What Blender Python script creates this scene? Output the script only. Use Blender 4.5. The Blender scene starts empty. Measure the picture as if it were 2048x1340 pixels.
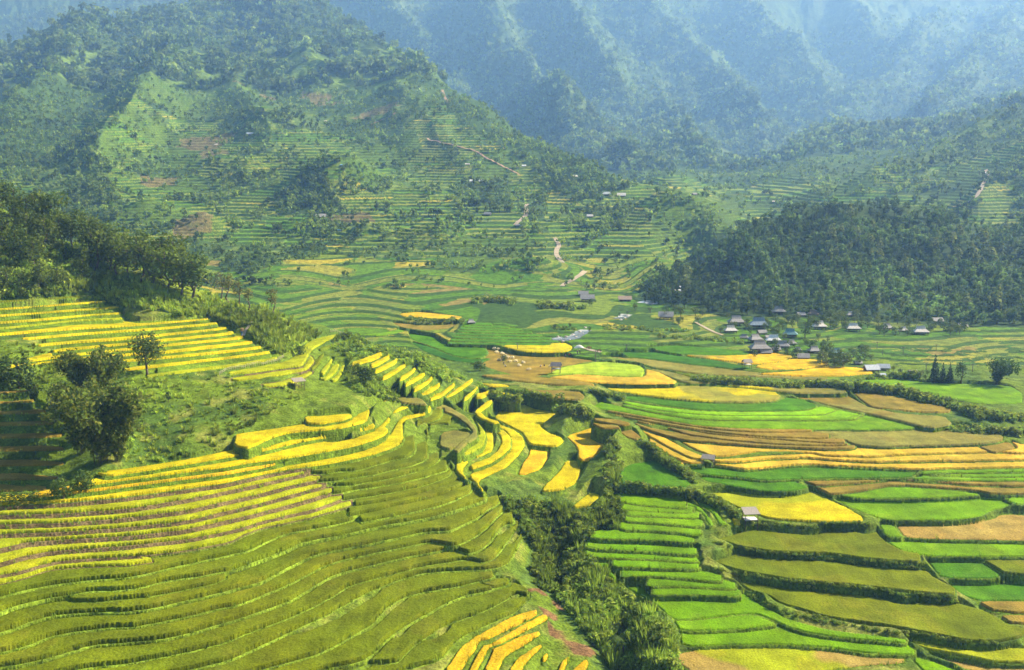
import bpy, math, random
import numpy as np
from mathutils import Vector, Matrix
R = math.radians
rng = np.random.default_rng(7)
random.seed(7)
scene = bpy.context.scene
COL = scene.collection

# ------------------------------------------------------------------ camera, sky, sun, exposure
CAMZ = 70.0
F = 2048.0                      # focal length in photograph pixels (photograph 2048 x 1340)
PITCH = math.atan(250.0 / 2048.0)
cam_d = bpy.data.cameras.new("camera")
cam_d.lens = 36.0
cam_d.sensor_width = 36.0
cam_d.clip_start = 1.0
cam_d.clip_end = 20000.0
cam = bpy.data.objects.new("camera", cam_d)
COL.objects.link(cam)
cam.location = (0, 0, CAMZ)
cam.rotation_euler = (math.pi / 2 - PITCH, 0, 0)
scene.camera = cam

SUN_AZ, SUN_EL = 67.0, 37.0     # degrees right of the view direction, above the horizon
world = bpy.data.worlds.new("World")
scene.world = world
world.use_nodes = True
wn = world.node_tree
bg = wn.nodes["Background"]
sky = wn.nodes.new("ShaderNodeTexSky")
sky.sky_type = 'NISHITA'
sky.sun_disc = False
sky.sun_elevation = R(SUN_EL)
sky.sun_rotation = R(SUN_AZ)
wn.links.new(sky.outputs[0], bg.inputs[0])
bg.inputs[1].default_value = 0.05
sun_d = bpy.data.lights.new("sun", 'SUN')
sun_d.energy = 5.0
sun_d.angle = R(0.5)
sun_d.color = (1.0, 0.965, 0.93)
sun = bpy.data.objects.new("sun", sun_d)
COL.objects.link(sun)
sd = Vector((math.sin(R(SUN_AZ)) * math.cos(R(SUN_EL)), math.cos(R(SUN_AZ)) * math.cos(R(SUN_EL)), math.sin(R(SUN_EL))))
sun.rotation_euler = sd.to_track_quat('Z', 'Y').to_euler()
sun.location = (300, 100, 600)
scene.view_settings.view_transform = 'Standard'
scene.view_settings.look = 'None'
scene.view_settings.exposure = 1.24
scene.view_settings.gamma = 1.0
scene.cycles.use_denoising = True
scene.cycles.max_bounces = 6
scene.cycles.diffuse_bounces = 2
scene.cycles.transmission_bounces = 3
scene.cycles.volume_bounces = 1

# ------------------------------------------------------------------ helpers: objects
def tag(o, label=None, cat=None, group=None, kind=None):
    if label: o["label"] = label
    if cat: o["category"] = cat
    if group: o["group"] = group
    if kind: o["kind"] = kind
    return o

def mesh_np(name, verts, faces, mat, colors=None, parent=None, smooth=False, loc=None):
    """one mesh object from arrays; faces (n,4) or (n,3)"""
    verts = np.asarray(verts, dtype=np.float32)
    faces = np.asarray(faces, dtype=np.int32)
    me = bpy.data.meshes.new(name)
    k = faces.shape[1]
    me.vertices.add(len(verts))
    me.vertices.foreach_set("co", verts.ravel())
    me.loops.add(faces.size)
    me.loops.foreach_set("vertex_index", faces.ravel())
    me.polygons.add(len(faces))
    me.polygons.foreach_set("loop_start", np.arange(0, faces.size, k, dtype=np.int32))
    me.update(calc_edges=True)
    if smooth:
        me.polygons.foreach_set("use_smooth", np.ones(len(faces), dtype=bool))
    if colors is not None:
        at = me.color_attributes.new("Col", 'FLOAT_COLOR', 'POINT')
        c4 = np.ones((len(verts), 4), dtype=np.float32)
        c4[:, :3] = colors
        at.data.foreach_set("color", c4.ravel())
    me.materials.append(mat)
    o = bpy.data.objects.new(name, me)
    COL.objects.link(o)
    if loc is not None: o.location = loc
    if parent is not None: o.parent = parent
    return o

def empty(name, loc, rz=0.0):
    o = bpy.data.objects.new(name, None)
    o.empty_display_size = 0.3
    COL.objects.link(o)
    o.location = loc
    o.rotation_euler = (0, 0, rz)
    return o

class MB:
    """collects boxes, bars and patches, builds one mesh object"""
    def __init__(s): s.v = []; s.f = []
    def poly(s, pts):
        n = len(s.v); s.v += [tuple(p) for p in pts]; s.f.append(tuple(range(n, n + len(pts))))
    def box(s, x0, x1, y0, y1, z0, z1):
        n = len(s.v)
        s.v += [(x0,y0,z0),(x1,y0,z0),(x1,y1,z0),(x0,y1,z0),(x0,y0,z1),(x1,y0,z1),(x1,y1,z1),(x0,y1,z1)]
        s.f += [tuple(n+i for i in q) for q in ((3,2,1,0),(4,5,6,7),(0,1,5,4),(1,2,6,5),(2,3,7,6),(3,0,4,7))]
    def bar(s, a, b, r0, r1=None, sides=6):
        r1 = r0 if r1 is None else r1
        a = Vector(a); b = Vector(b); d = (b - a)
        if d.length < 1e-6: return
        q = d.to_track_quat('Z', 'Y'); n = len(s.v)
        for p, r in ((a, r0), (b, r1)):
            for i in range(sides):
                w = 2 * math.pi * i / sides
                s.v.append(tuple(p + q @ Vector((r * math.cos(w), r * math.sin(w), 0))))
        for i in range(sides):
            j = (i + 1) % sides
            s.f.append((n + i, n + j, n + sides + j, n + sides + i))
        s.f.append(tuple(n + i for i in reversed(range(sides))))
        s.f.append(tuple(n + sides + i for i in range(sides)))
    def slab(s, pts, t):
        """a thin panel: polygon pts (top) thickened downwards by t"""
        n = len(s.v); k = len(pts)
        s.v += [tuple(p) for p in pts] + [(p[0], p[1], p[2] - t) for p in pts]
        s.f.append(tuple(n + i for i in range(k)))
        s.f.append(tuple(n + k + i for i in reversed(range(k))))
        for i in range(k):
            j = (i + 1) % k
            s.f.append((n + i, n + k + i, n + k + j, n + j))
    def build(s, name, mat, parent=None, smooth=False):
        me = bpy.data.meshes.new(name)
        me.from_pydata(s.v, [], s.f); me.update()
        if smooth: me.polygons.foreach_set("use_smooth", [True] * len(me.polygons))
        me.materials.append(mat)
        o = bpy.data.objects.new(name, me); COL.objects.link(o)
        if parent is not None: o.parent = parent
        return o

def copy_tree(o, parent=None):
    c = o.copy(); COL.objects.link(c)
    if parent is not None: c.parent = parent
    for ch in list(o.children): copy_tree(ch, c)
    return c

# ------------------------------------------------------------------ helpers: materials
def new_mat(name):
    m = bpy.data.materials.new(name); m.use_nodes = True
    return m, m.node_tree, m.node_tree.nodes["Principled BSDF"]

def attr_mat(name, rough=0.9, nscale=0.6, namp=0.35, fine=4.0, famp=0.25, bump=0.0, bdist=0.3, translucent=0.0, hue=None):
    """surface whose own colour comes from the mesh's Col attribute, broken up by two sizes of noise"""
    m, t, b = new_mat(name)
    N, L = t.nodes, t.links
    a = N.new("ShaderNodeAttribute"); a.attribute_name = "Col"
    geo = N.new("ShaderNodeNewGeometry")
    n1 = N.new("ShaderNodeTexNoise"); n1.inputs["Scale"].default_value = nscale; n1.inputs["Detail"].default_value = 5
    n2 = N.new("ShaderNodeTexNoise"); n2.inputs["Scale"].default_value = fine; n2.inputs["Detail"].default_value = 3
    L.new(geo.outputs["Position"], n1.inputs["Vector"]); L.new(geo.outputs["Position"], n2.inputs["Vector"])
    r1 = N.new("ShaderNodeMapRange"); r1.inputs[1].default_value = 0.3; r1.inputs[2].default_value = 0.7
    r1.inputs[3].default_value = 1 - namp; r1.inputs[4].default_value = 1 + namp
    r2 = N.new("ShaderNodeMapRange"); r2.inputs[1].default_value = 0.3; r2.inputs[2].default_value = 0.7
    r2.inputs[3].default_value = 1 - famp; r2.inputs[4].default_value = 1 + famp
    L.new(n1.outputs["Fac"], r1.inputs[0]); L.new(n2.outputs["Fac"], r2.inputs[0])
    mu = N.new("ShaderNodeMath"); mu.operation = 'MULTIPLY'
    L.new(r1.outputs[0], mu.inputs[0]); L.new(r2.outputs[0], mu.inputs[1])
    mx = N.new("ShaderNodeVectorMath"); mx.operation = 'SCALE'
    L.new(a.outputs["Color"], mx.inputs[0]); L.new(mu.outputs[0], mx.inputs["Scale"])
    L.new(mx.outputs[0], b.inputs["Base Color"])
    b.inputs["Roughness"].default_value = rough
    b.inputs["Specular IOR Level"].default_value = 0.04
    if bump:
        bp = N.new("ShaderNodeBump"); bp.inputs["Strength"].default_value = bump; bp.inputs["Distance"].default_value = bdist
        L.new(n2.outputs["Fac"], bp.inputs["Height"]); L.new(bp.outputs[0], b.inputs["Normal"])
    if translucent:
        tr = N.new("ShaderNodeBsdfTranslucent"); ms = N.new("ShaderNodeMixShader"); ms.inputs[0].default_value = translucent
        L.new(mx.outputs[0], tr.inputs["Color"])
        L.new(b.outputs[0], ms.inputs[1]); L.new(tr.outputs[0], ms.inputs[2])
        L.new(ms.outputs[0], N["Material Output"].inputs["Surface"])
    return m

def plain_mat(name, col, rough=0.8, var=0.25, scale=3.0, metallic=0.0, stretch=(1, 1, 1), bump=0.0):
    m, t, b = new_mat(name)
    N, L = t.nodes, t.links
    tc = N.new("ShaderNodeTexCoord"); mp = N.new("ShaderNodeMapping"); mp.inputs["Scale"].default_value = stretch
    n = N.new("ShaderNodeTexNoise"); n.inputs["Scale"].default_value = scale; n.inputs["Detail"].default_value = 6
    L.new(tc.outputs["Object"], mp.inputs[0]); L.new(mp.outputs[0], n.inputs["Vector"])
    cr = N.new("ShaderNodeValToRGB")
    cr.color_ramp.elements[0].position = 0.3; cr.color_ramp.elements[1].position = 0.7
    cr.color_ramp.elements[0].color = (*[c * (1 - var) for c in col], 1)
    cr.color_ramp.elements[1].color = (*[min(1, c * (1 + var)) for c in col], 1)
    L.new(n.outputs["Fac"], cr.inputs[0]); L.new(cr.outputs[0], b.inputs["Base Color"])
    b.inputs["Roughness"].default_value = rough; b.inputs["Metallic"].default_value = metallic
    if bump:
        bp = N.new("ShaderNodeBump"); bp.inputs["Strength"].default_value = bump; bp.inputs["Distance"].default_value = 0.05
        L.new(n.outputs["Fac"], bp.inputs["Height"]); L.new(bp.outputs[0], b.inputs["Normal"])
    return m

M_GROUND = attr_mat("ground", nscale=0.35, namp=0.4, fine=2.2, famp=0.45, bump=0.6, bdist=0.35)
M_FAR = attr_mat("mountain_forest", nscale=0.02, namp=0.35, fine=0.12, famp=0.45, bump=0.8, bdist=4.0)
M_RICE = attr_mat("rice", nscale=0.22, namp=0.26, fine=3.5, famp=0.32, bump=0.5, bdist=0.2)
M_LEAF = attr_mat("leaves", rough=0.6, nscale=0.4, namp=0.3, fine=3.0, famp=0.2, translucent=0.5)
M_BARK = plain_mat("bark", (0.10, 0.075, 0.05), 0.95, 0.4, 5, stretch=(3, 3, 0.6), bump=0.5)

# ------------------------------------------------------------------ noise
def _hash(ix, iy, seed):
    h = (ix.astype(np.int64) * 374761393 + iy.astype(np.int64) * 668265263 + seed * 982451653) & 0xFFFFFFFF
    h = ((h ^ (h >> 13)) * 1274126177) & 0xFFFFFFFF
    h = h ^ (h >> 16)
    return (h & 0xFFFFFF).astype(np.float32) / float(0xFFFFFF)

def vnoise(x, y, seed=0):
    ix = np.floor(x); iy = np.floor(y); fx = (x - ix).astype(np.float32); fy = (y - iy).astype(np.float32)
    fx = fx * fx * fx * (fx * (fx * 6 - 15) + 10); fy = fy * fy * fy * (fy * (fy * 6 - 15) + 10)
    a = _hash(ix, iy, seed); b = _hash(ix + 1, iy, seed); c = _hash(ix, iy + 1, seed); d = _hash(ix + 1, iy + 1, seed)
    return (a + (b - a) * fx + (c - a) * fy + (a - b - c + d) * fx * fy) * 2 - 1

def fbm(x, y, octs=4, seed=0, gain=0.5):
    s = np.zeros(x.shape, np.float32); a = 1.0; tot = 0
    for i in range(octs):
        s += a * vnoise(x * 2 ** i + 17.3 * i, y * 2 ** i - 9.1 * i, seed + i); tot += a; a *= gain
    return s / tot

def voronoi(x, y, seed=0):
    """cell hash, second hash, distance to border (cell units)"""
    ix = np.floor(x); iy = np.floor(y)
    d1 = np.full(x.shape, 9.0, np.float32); d2 = d1.copy(); idh = np.zeros(x.shape, np.float32); id2 = idh.copy()
    for dx in (-1, 0, 1):
        for dy in (-1, 0, 1):
            jx = ix + dx; jy = iy + dy
            px = jx + 0.15 + 0.7 * _hash(jx, jy, seed); py = jy + 0.15 + 0.7 * _hash(jx, jy, seed + 1)
            d = np.sqrt((px - x) ** 2 + (py - y) ** 2).astype(np.float32)
            nw = d < d1
            d2 = np.where(nw, d1, np.minimum(d2, d))
            idh = np.where(nw, _hash(jx, jy, seed + 2), idh); id2 = np.where(nw, _hash(jx, jy, seed + 3), id2)
            d1 = np.where(nw, d, d1)
    return idh, id2, d2 - d1

def inpoly(px, py, poly):
    poly = np.asarray(poly, dtype=np.float64)
    ins = np.zeros(px.shape, bool)
    x0, y0 = poly[-1]
    for x1, y1 in poly:
        if y0 != y1:
            cond = ((y1 > py) != (y0 > py)) & (px < (x0 - x1) * (py - y1) / (y0 - y1) + x1)
            ins ^= cond
        x0, y0 = x1, y1
    return ins

def sstep(a, b, x):
    t = np.clip((x - a) / (b - a), 0, 1)
    return t * t * (3 - 2 * t)

# ------------------------------------------------------------------ pixel <-> world
CP, SP = math.cos(PITCH), math.sin(PITCH)
def ray(u, v):
    """tangent x/y and drop per metre forward (y) of the sight line through photograph pixel u, v"""
    a = (np.asarray(u, float) - 1024.0) / F; b = (np.asarray(v, float) - 670.0) / F
    ry = CP - b * SP
    return a / ry, (b * CP + SP) / ry
def project(x, y, z):
    dz = z - CAMZ
    dep = y * CP - dz * SP
    return 1024.0 + F * x / dep, 670.0 + F * (-(dz * CP + y * SP)) / dep
RES = 1.0
# ------------------------------------------------------------------ terrain: control points (photo u, v, metres forward)
CTRL = []
def FD(d): return d if d < 1250 else 1250 + (d - 1250) * 1.8 if d < 2000 else 2600 + (d - 2000) * .72     # the far ranges stand farther back
def cp(*rows): CTRL.extend(rows)
# near left hillside
cp((-160,1335,128),(0,1335,134.7),(400,1330,139),(650,1335,143),(900,1330,146),(325,1280,143),(650,1160,166.6),(910,1098,181),
   (-160,1160,150),(0,1151,157),(462,1085,172),(706,1011,194),(-160,1010,184),(0,1011,186),(400,975,191),(700,921,212),(860,812,270),
   (-160,800,226),(0,800,233),(0,700,267),(0,610,309),(-160,620,300),(300,750,249),(480,670,285),(560,720,276),(650,700,304),(700,668,340),
   (850,720,303),(950,770,300),(600,800,241),(400,850,222),(250,640,300),(820,800,258),(960,800,280),
   (880,950,207),(930,930,211),(980,920,216),(1030,915,223),(1060,860,250),(1000,812,281),(1130,835,268),(1190,890,240),(1150,950,223),(1170,1000,207),(1200,1000,208),(1225,890,238),
   (960,985,200),(1030,1195,166),(1075,1225,164),(1170,1320,152.5),(1090,1330,149))
# gully and its brush
cp((1005,1022,210),(1080,1080,201),(1120,1125,193),(1180,1170,185),(1250,1220,177),(1280,1290,166),(1240,1060,204),(1200,1040,206),(1180,1075,203),(1228,990,224))
# valley floor, right
cp((1300,1330,149),(1600,1330,149),(2048,1330,150),(2250,1330,150),(1310,1250,159),(1400,1200,167.5),(1750,1200,168),(2048,1200,168),(2250,1180,171),
   (1190,1097,187.5),(1300,1100,187),(1700,1100,187.5),(2048,1100,188),(1300,1040,202),(1700,1040,201.5),(2048,1030,204),(2250,1040,203),
   (1260,960,228),(1400,915,236.7),(1700,915,237),(2048,915,238),(2250,915,240),(1300,840,271),(1700,840,270.6),(2048,840,272),
   (1100,790,297),(1250,770,314),(1500,770,316),(1750,770,316),(2048,770,318),(2250,770,320),(1050,740,340),(1300,740,340),(1550,735,342),(1800,740,342),(2048,740,345),
   (1000,700,377),(1300,700,377),(1600,700,378),(1900,700,378),(2100,700,380),(900,650,440),(1100,655,431),(1350,655,431),(1600,655,431),(1800,660,428),(2048,668,424),(2250,670,424),
   (800,620,488),(1000,620,486),(1200,620,486),(1330,622,486),(700,600,523),(900,600,523),(1100,600,523),(1270,600,523))
# hidden ground behind the left crest
def hid(u, d, drop):
    t, _ = ray(u, 420 + drop / d * F); CTRL.append((None, t, d, drop / d))
for u, d, dr in ((-160,430,25),(0,440,30),(150,430,38),(300,420,44),(450,400,46),(600,390,49),(750,370,51),(850,350,52.5),(930,325,53.2),
                 (0,520,40),(200,520,43),(400,500,46),(560,480,47)):
    hid(u, d, dr)
# left wooded crest
cp((-160,395,352),(0,425,352),(60,455,350),(130,500,345),(200,520,343),(300,545,340),(400,588,332),(480,615,326),(560,632,322),(640,650,338),(0,520,326),(110,560,320),(200,585,315))
# mid slope
cp((440,575,568),(700,575,568),(1000,575,568),(1250,575,570),(450,540,611),(700,540,611),(1000,540,611),(1240,540,618),
   (450,500,661),(700,500,661),(950,500,661),(1150,500,668),(1350,520,650),(420,450,736),(700,450,736),(900,450,736),(1100,440,745),(1300,460,730),(1420,470,720),
   (250,420,760),(250,350,905),(420,400,830),(600,400,810),(700,400,812),(900,400,830),(1100,400,850),(1330,398,830),(1430,410,830),
   (100,380,840),(0,330,930),(-160,340,900),(300,300,1042),(500,350,924),(640,335,905),(800,350,924),(1000,350,924),(1180,360,905),
   (500,300,1042),(700,300,1042),(900,300,1042),(1080,300,1020),(100,260,1130),(300,250,1159),(500,250,1159),(700,250,1159),(880,250,1130),(980,256,1090),
   (0,200,1306),(200,200,1306),(400,200,1306),(600,200,1306),(780,200,1290),(0,130,1500),(200,130,1460),(400,130,1470),(600,130,1470),(780,130,1440),
   (300,60,1660),(450,50,1690),(580,50,1690),(680,60,1640))
# crest of the left mountain and the drop behind it
cp((-160,120,1560),(0,105,1600),(90,70,1640),(180,42,1700),(300,20,1760),(400,2,1820),(450,-12,1880),(530,-20,1900),(620,-6,1850),(700,45,1720),(780,100,1540),(850,132,1400),(960,215,1200),(1080,285,1050),(1180,325,970),(1250,372,880))
for u, d, v in ((-160,1900,190),(0,1950,170),(180,2050,110),(400,2200,70),(530,2300,50),(640,2200,70),(780,1900,170),(850,1750,200),(960,1480,280),(1080,1280,330),(1180,1160,370),(1250,1050,398)):
    CTRL.append((u, v, d))
# hill with the terraced flank in the middle right, valley head
cp((1250,400,850),(1300,400,840),(1480,430,860),(1500,445,800),(1330,350,1150),(1430,375,1120),(1480,395,1000),(1600,400,960))
# wooded hill on the right: foot, crest, drop behind
cp((1300,590,535),(1330,560,560),(1420,628,478),(1560,632,470),(1700,635,462),(1900,650,446),(2100,655,440),
   (1400,520,600),(1460,470,615),(1500,446,622),(1600,418,634),(1700,408,640),(1800,412,638),(1900,432,630),(2048,466,612),(2250,480,600),
   (1450,560,540),(1600,540,545),(1750,540,545),(1900,540,540),(2048,550,532),(1600,480,590),(1800,480,590),(1950,480,585))
for u, d, v in ((1400,690,540),(1500,730,478),(1600,740,462),(1750,745,458),(1900,740,455),(2048,720,455),(2250,710,445)):
    CTRL.append((u, v, d))
# slopes behind it, far right
cp((1650,400,900),(1800,395,860),(1950,400,800),(2100,380,770),(2250,340,780),(1700,360,1040),(1850,340,1010),(2048,310,930),(2250,240,950),
   (1500,335,1420),(1560,300,1560),(1650,258,1660),(1740,262,1640),(1600,340,1250),(1750,300,1330),(1900,280,1260),(2048,215,1240),(2250,150,1250))
for u, d, v in ((1500,1650,350),(1560,1850,320),(1650,1960,290),(1750,1900,290),(1900,1800,230),(2048,1750,190)):
    CTRL.append((u, v, d))
# far range
cp((1150,262,1700),(1240,315,1480),(1330,330,1380),(1420,365,1230),(1450,300,1800),(1520,280,2000),(1600,235,2350),(1700,245,2250),(1800,180,2500),(1950,130,2500),(2100,60,2500),
   (900,180,2000),(1000,200,2000),(1100,210,2050),(1300,230,2100),(1000,100,2450),(1200,100,2600),(1400,150,2700),(1500,100,3000),(1700,130,3100),(1900,60,3100),
   (820,90,2700),(720,20,3100),(640,10,3000),(900,0,3200),(1100,0,3200),(1300,0,3400),(1500,0,3600),(1700,0,3800),(1900,-20,3900),(2100,-40,3800),(2300,0,3000),
   (0,20,3400),(150,10,3400),(-160,40,3300),(350,-20,3400))
for u in range(-400, 2600, 200):
    CTRL.append((u, -150, 4200)); CTRL.append((u, -190, 4700))
# wide of the frame, kept continuous
cp((-420,1335,120),(-420,1000,178),(-420,700,255),(-420,560,330),(-420,380,420),(-420,300,900),(-420,150,1500),
   (2500,1330,150),(2500,1040,204),(2500,840,275),(2500,700,380),(2500,560,520),(2500,400,650),(2500,250,1000),(2500,100,1900),
   (-160,1500,112),(400,1500,116),(1000,1500,124),(1600,1520,126),(2250,1520,126))
pts = []
for c in CTRL:
    if c[0] is None: pts.append((c[1], math.log(FD(c[2])), c[3]))
    else:
        t, e = ray(c[0], c[1]); pts.append((float(t), math.log(FD(c[2])), float(e)))
pts = np.array(pts)
KX = 3.2
def feats(t, l): return np.stack([t * KX, l], -1)
def tps_k(r2): return np.where(r2 > 1e-12, 0.5 * r2 * np.log(np.maximum(r2, 1e-12)), 0.0)
def solve(pts, reg):
    """thin plate spline of the drop per metre forward over (tangent, log distance)"""
    global P, W, n
    P = feats(pts[:, 0], pts[:, 1]); n = len(P)
    D2 = ((P[:, None] - P[None]) ** 2).sum(-1)
    A = np.zeros((n + 3, n + 3))
    A[:n, :n] = tps_k(D2) + np.diag(reg)
    A[:n, n] = 1; A[:n, n + 1:] = P; A[n, :n] = 1; A[n + 1:, :n] = P.T
    W = np.linalg.solve(A, np.concatenate([pts[:, 2], [0, 0, 0]]))
solve(pts, np.full(len(pts), 2e-5))
def drop_at(t, l):
    sh = t.shape; q = feats(t.ravel(), l.ravel()); out = np.empty(len(q))
    for i in range(0, len(q), 8000):
        b = q[i:i + 8000]
        r2 = (b ** 2).sum(1)[:, None] + (P ** 2).sum(1)[None] - 2 * b @ P.T
        out[i:i + 8000] = tps_k(np.maximum(r2, 0)) @ W[:n] + W[n] + b @ W[n + 1:]
    return out.reshape(sh)

# ------------------------------------------------------------------ lattice: columns of equal tangent, rows ever farther
def rows_of():
    d = [98.0]
    while d[-1] < FD(4500):
        x = d[-1]
        k = 0.0011 if x < 260 else 0.0018 if x < 450 else 0.0021 if x < 1200 else 0.0042
        d.append(x * (1 + k * RES))
    return np.array(d)
try: RES
except NameError: RES = 1.0
DR = rows_of()
TC = np.arange(-0.63, 0.6501, 1 / 1230 * RES)
NR, NC = len(DR), len(TC)
LDR = np.log(DR)
# smooth base on a coarse grid, then bilinear to the lattice
tc = np.linspace(TC[0], TC[-1], 200); lc = np.linspace(LDR[0], LDR[-1], 330)
Tg, Lg = np.meshgrid(tc, lc)
def bil(grid, fr, fc):
    r0 = np.clip(np.floor(fr).astype(int), 0, grid.shape[0] - 2); c0 = np.clip(np.floor(fc).astype(int), 0, grid.shape[1] - 2)
    a = (fr - r0); b = (fc - c0)
    return grid[r0, c0] * (1 - a) * (1 - b) + grid[r0, c0 + 1] * (1 - a) * b + grid[r0 + 1, c0] * a * (1 - b) + grid[r0 + 1, c0 + 1] * a * b
def up(grid):
    fr = (LDR - lc[0]) / (lc[1] - lc[0]); fc = (TC - tc[0]) / (tc[1] - tc[0])
    FR, FC = np.meshgrid(fr, fc, indexing='ij')
    return bil(grid, FR, FC)
X = (DR[:, None] * TC[None, :]).astype(np.float32)
Y = np.repeat(DR[:, None], NC, 1).astype(np.float32)
def base():
    global ZB
    ZB = (CAMZ - up(drop_at(Tg, Lg)) * DR[:, None]).astype(np.float32)          # smooth base
base()

def pick_col(Z, t):
    fc = np.clip((t - TC[0]) / (TC[1] - TC[0]), 0, NC - 1.001); c0 = int(fc); b = fc - c0
    return Z[:, c0] * (1 - b) + Z[:, c0 + 1] * b
def hit(Z, u, v, dmin=0.0, dmax=1e9):
    """first point of height field Z on the sight line through pixel (u, v)"""
    t, e = ray(u, v); z = pick_col(Z, float(t)); zr = CAMZ - float(e) * DR
    below = (zr <= z) & (DR >= dmin) & (DR <= dmax)
    if not below.any(): return None
    i = int(np.argmax(below))
    d = DR[i]
    if i > 0 and DR[i-1] >= dmin:
        a0 = zr[i - 1] - z[i - 1]; a1 = zr[i] - z[i]
        if a0 > 0: d = DR[i - 1] + (DR[i] - DR[i - 1]) * a0 / (a0 - a1 + 1e-9)
    return float(t) * d, d, CAMZ - float(e) * d
def zat(Z, x, y):
    fr = np.interp(y, DR, np.arange(NR)); fc = (x / y - TC[0]) / (TC[1] - TC[0])
    return float(bil(Z, np.array([fr]), np.array([np.clip(fc, 0, NC - 1.001)]))[0])
def zats(Z, x, y):
    fr = np.interp(y, DR, np.arange(NR)); fc = np.clip((x / y - TC[0]) / (TC[1] - TC[0]), 0, NC - 1.001)
    return bil(Z, fr, fc)
# ------------------------------------------------------------------ terraces and fields, traced as outlines
# S(): a terrace known by its front edge (photo pixels, left to right); it runs back under the next one up
PL = []
GOLD=(0.49,0.335,0.012); YEL=(0.41,0.345,0.004); YG=(0.25,0.29,0.008); OLV=(0.115,0.148,0.004); LIME=(0.27,0.38,0.02)
BRT=(0.115,0.24,0.001); MID=(0.055,0.155,0.003); DRK=(0.035,0.12,0.006); TAN=(0.30,0.21,0.07); BRN=(0.205,0.158,0.022); ORC=(0.47,0.32,0.028)
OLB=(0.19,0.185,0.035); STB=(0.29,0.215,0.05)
BG=(0.105,0.17,0.012); BLIP=(0.165,0.245,0.02); BSOIL=(0.135,0.102,0.045); BDK=(0.08,0.135,0.018)
def S(front, col, bank=BG, back=45, stack='', crop=0.65, rt=10, lt=None, col2=None):
    front = [tuple(p) for p in front]
    if front[0][0] <= -100: front.insert(0, (front[0][0] - 130, front[0][1] + 130 * (front[0][1] - front[1][1]) / max(40, front[1][0] - front[0][0])))
    n = len(front); ret = []
    L = [0.0]
    for a, b in zip(front, front[1:]): L.append(L[-1] + math.hypot(b[0]-a[0], b[1]-a[1]))
    for (u, v), l in reversed(list(zip(front, L))):
        k = min(1.0, (L[-1] - l) / 110.0)
        o = rt + (back - rt) * k
        if lt is not None:
            o = min(o, lt + (back - lt) * min(1.0, l / 110.0))
        ret.append((u, v - o))
    PL.append(dict(poly=front + ret, front=front, col=col, bank=bank, stack=stack, crop=.15 if col in (BRT, MID, DRK) else .8 if stack == 'olive terraces' else crop * .85, col2=col2))
def A(poly, col, bank=BG, stack='', crop=0.6, front=None, dz=0.0, col2=None):
    PL.append(dict(poly=[tuple(p) for p in poly], front=front, col=col, bank=bank, stack=stack, crop=.24 if col in (BRT, MID, DRK) or len(col) == 3 and col[0] == .17 else crop * .85, dz=dz, col2=col2))

# -- near hillside, upper stack of yellow strips (top to bottom)
s='upper yellow strips'
S([(-140,614),(0,606),(120,598),(189,592)],OLV,back=9,stack=s,rt=4)
S([(-140,629),(0,621),(130,611),(215,605)],YEL,back=16,stack=s,rt=8)
S([(-140,642),(0,634),(120,625),(240,617)],YEL,back=16,stack=s,rt=8)
S([(-140,656),(0,648),(75,643),(180,632),(245,629)],YEL,back=16,stack=s,rt=8)
S([(-140,667),(0,660),(82,651),(151,643),(247,640)],YG,back=16,stack=s,rt=8)
S([(-140,679),(0,672),(148,660),(254,654),(340,647),(419,640)],YEL,back=15,stack=s,rt=6)
S([(41,682),(148,672),(257,664),(295,662),(436,650)],YEL,back=16,stack=s,rt=8,lt=6)
S([(72,695),(137,688),(261,680),(340,671),(456,659)],YEL,back=16,stack=s,rt=8,lt=6)
S([(103,706),(137,702),(261,690),(412,675),(470,669)],YEL,back=16,stack=s,rt=8,lt=6)
S([(50,726),(137,714),(261,701),(330,694),(420,685),(490,678)],YEL,back=17,stack=s,rt=8,lt=6)
S([(10,738),(130,722),(261,712),(330,708),(420,698),(508,688)],YEL,back=17,stack=s,rt=8,lt=6)
S([(225,727),(320,719),(420,710),(525,698)],YEL,back=17,stack=s,rt=8,lt=6)
S([(245,743),(312,736),(420,723),(542,708)],YEL,back=17,stack=s,rt=8,lt=6)
S([(290,757),(330,752),(440,738),(556,720)],YG,back=19,stack=s,rt=8,lt=6)
s='curving yellow terraces'
A([(453,746),(515,735),(572,724),(592,710),(606,692),(627,679),(662,672),(700,665),(700,674),(652,686),(632,696),(622,707),(614,722),(606,733),(560,738),(500,747),(455,751)],YG,stack=s)
A([(460,758),(520,748),(585,735),(605,722),(622,712),(632,722),(618,740),(592,747),(530,757),(480,763),(462,763)],YG,stack=s,bank=BSOIL)
A([(520,770),(560,765),(600,752),(627,739),(630,745),(600,764),(560,774),(525,776)],YG,stack=s,bank=BSOIL)
A([(617,738),(630,720),(647,705),(652,709),(640,730),(626,742)],OLV,stack=s)
A([(635,748),(650,730),(663,716),(668,720),(660,738),(648,752)],YG,stack=s)
A([(634,760),(652,741),(667,731),(682,727),(679,738),(668,752),(652,763)],YG,stack=s)
A([(655,762),(667,745),(686,731),(694,730),(688,745),(676,764),(664,766)],YG,stack=s)
A([(633,700),(660,690),(700,681),(702,685),(665,695),(640,704)],OLV,stack=s)
s='slanting yellow strips'
for q in ([(700,736),(735,727),(766,714)],[(738,739),(760,731),(782,718)],[(747,750),(770,741),(797,726)],[(762,764),(785,753),(814,734)],[(797,765),(815,757),(833,743)],
          [(808,776),(830,766),(852,752)],[(825,787),(845,778),(867,761)],[(842,794),(862,787),(882,774)],[(858,804),(885,795),(912,773)],[(888,799),(915,788),(947,765)],[(925,806),(942,796),(957,778)],[(950,799),(965,798),(980,791)]):
    S(q,YEL,back=16,stack=s,rt=11,lt=10)
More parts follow.
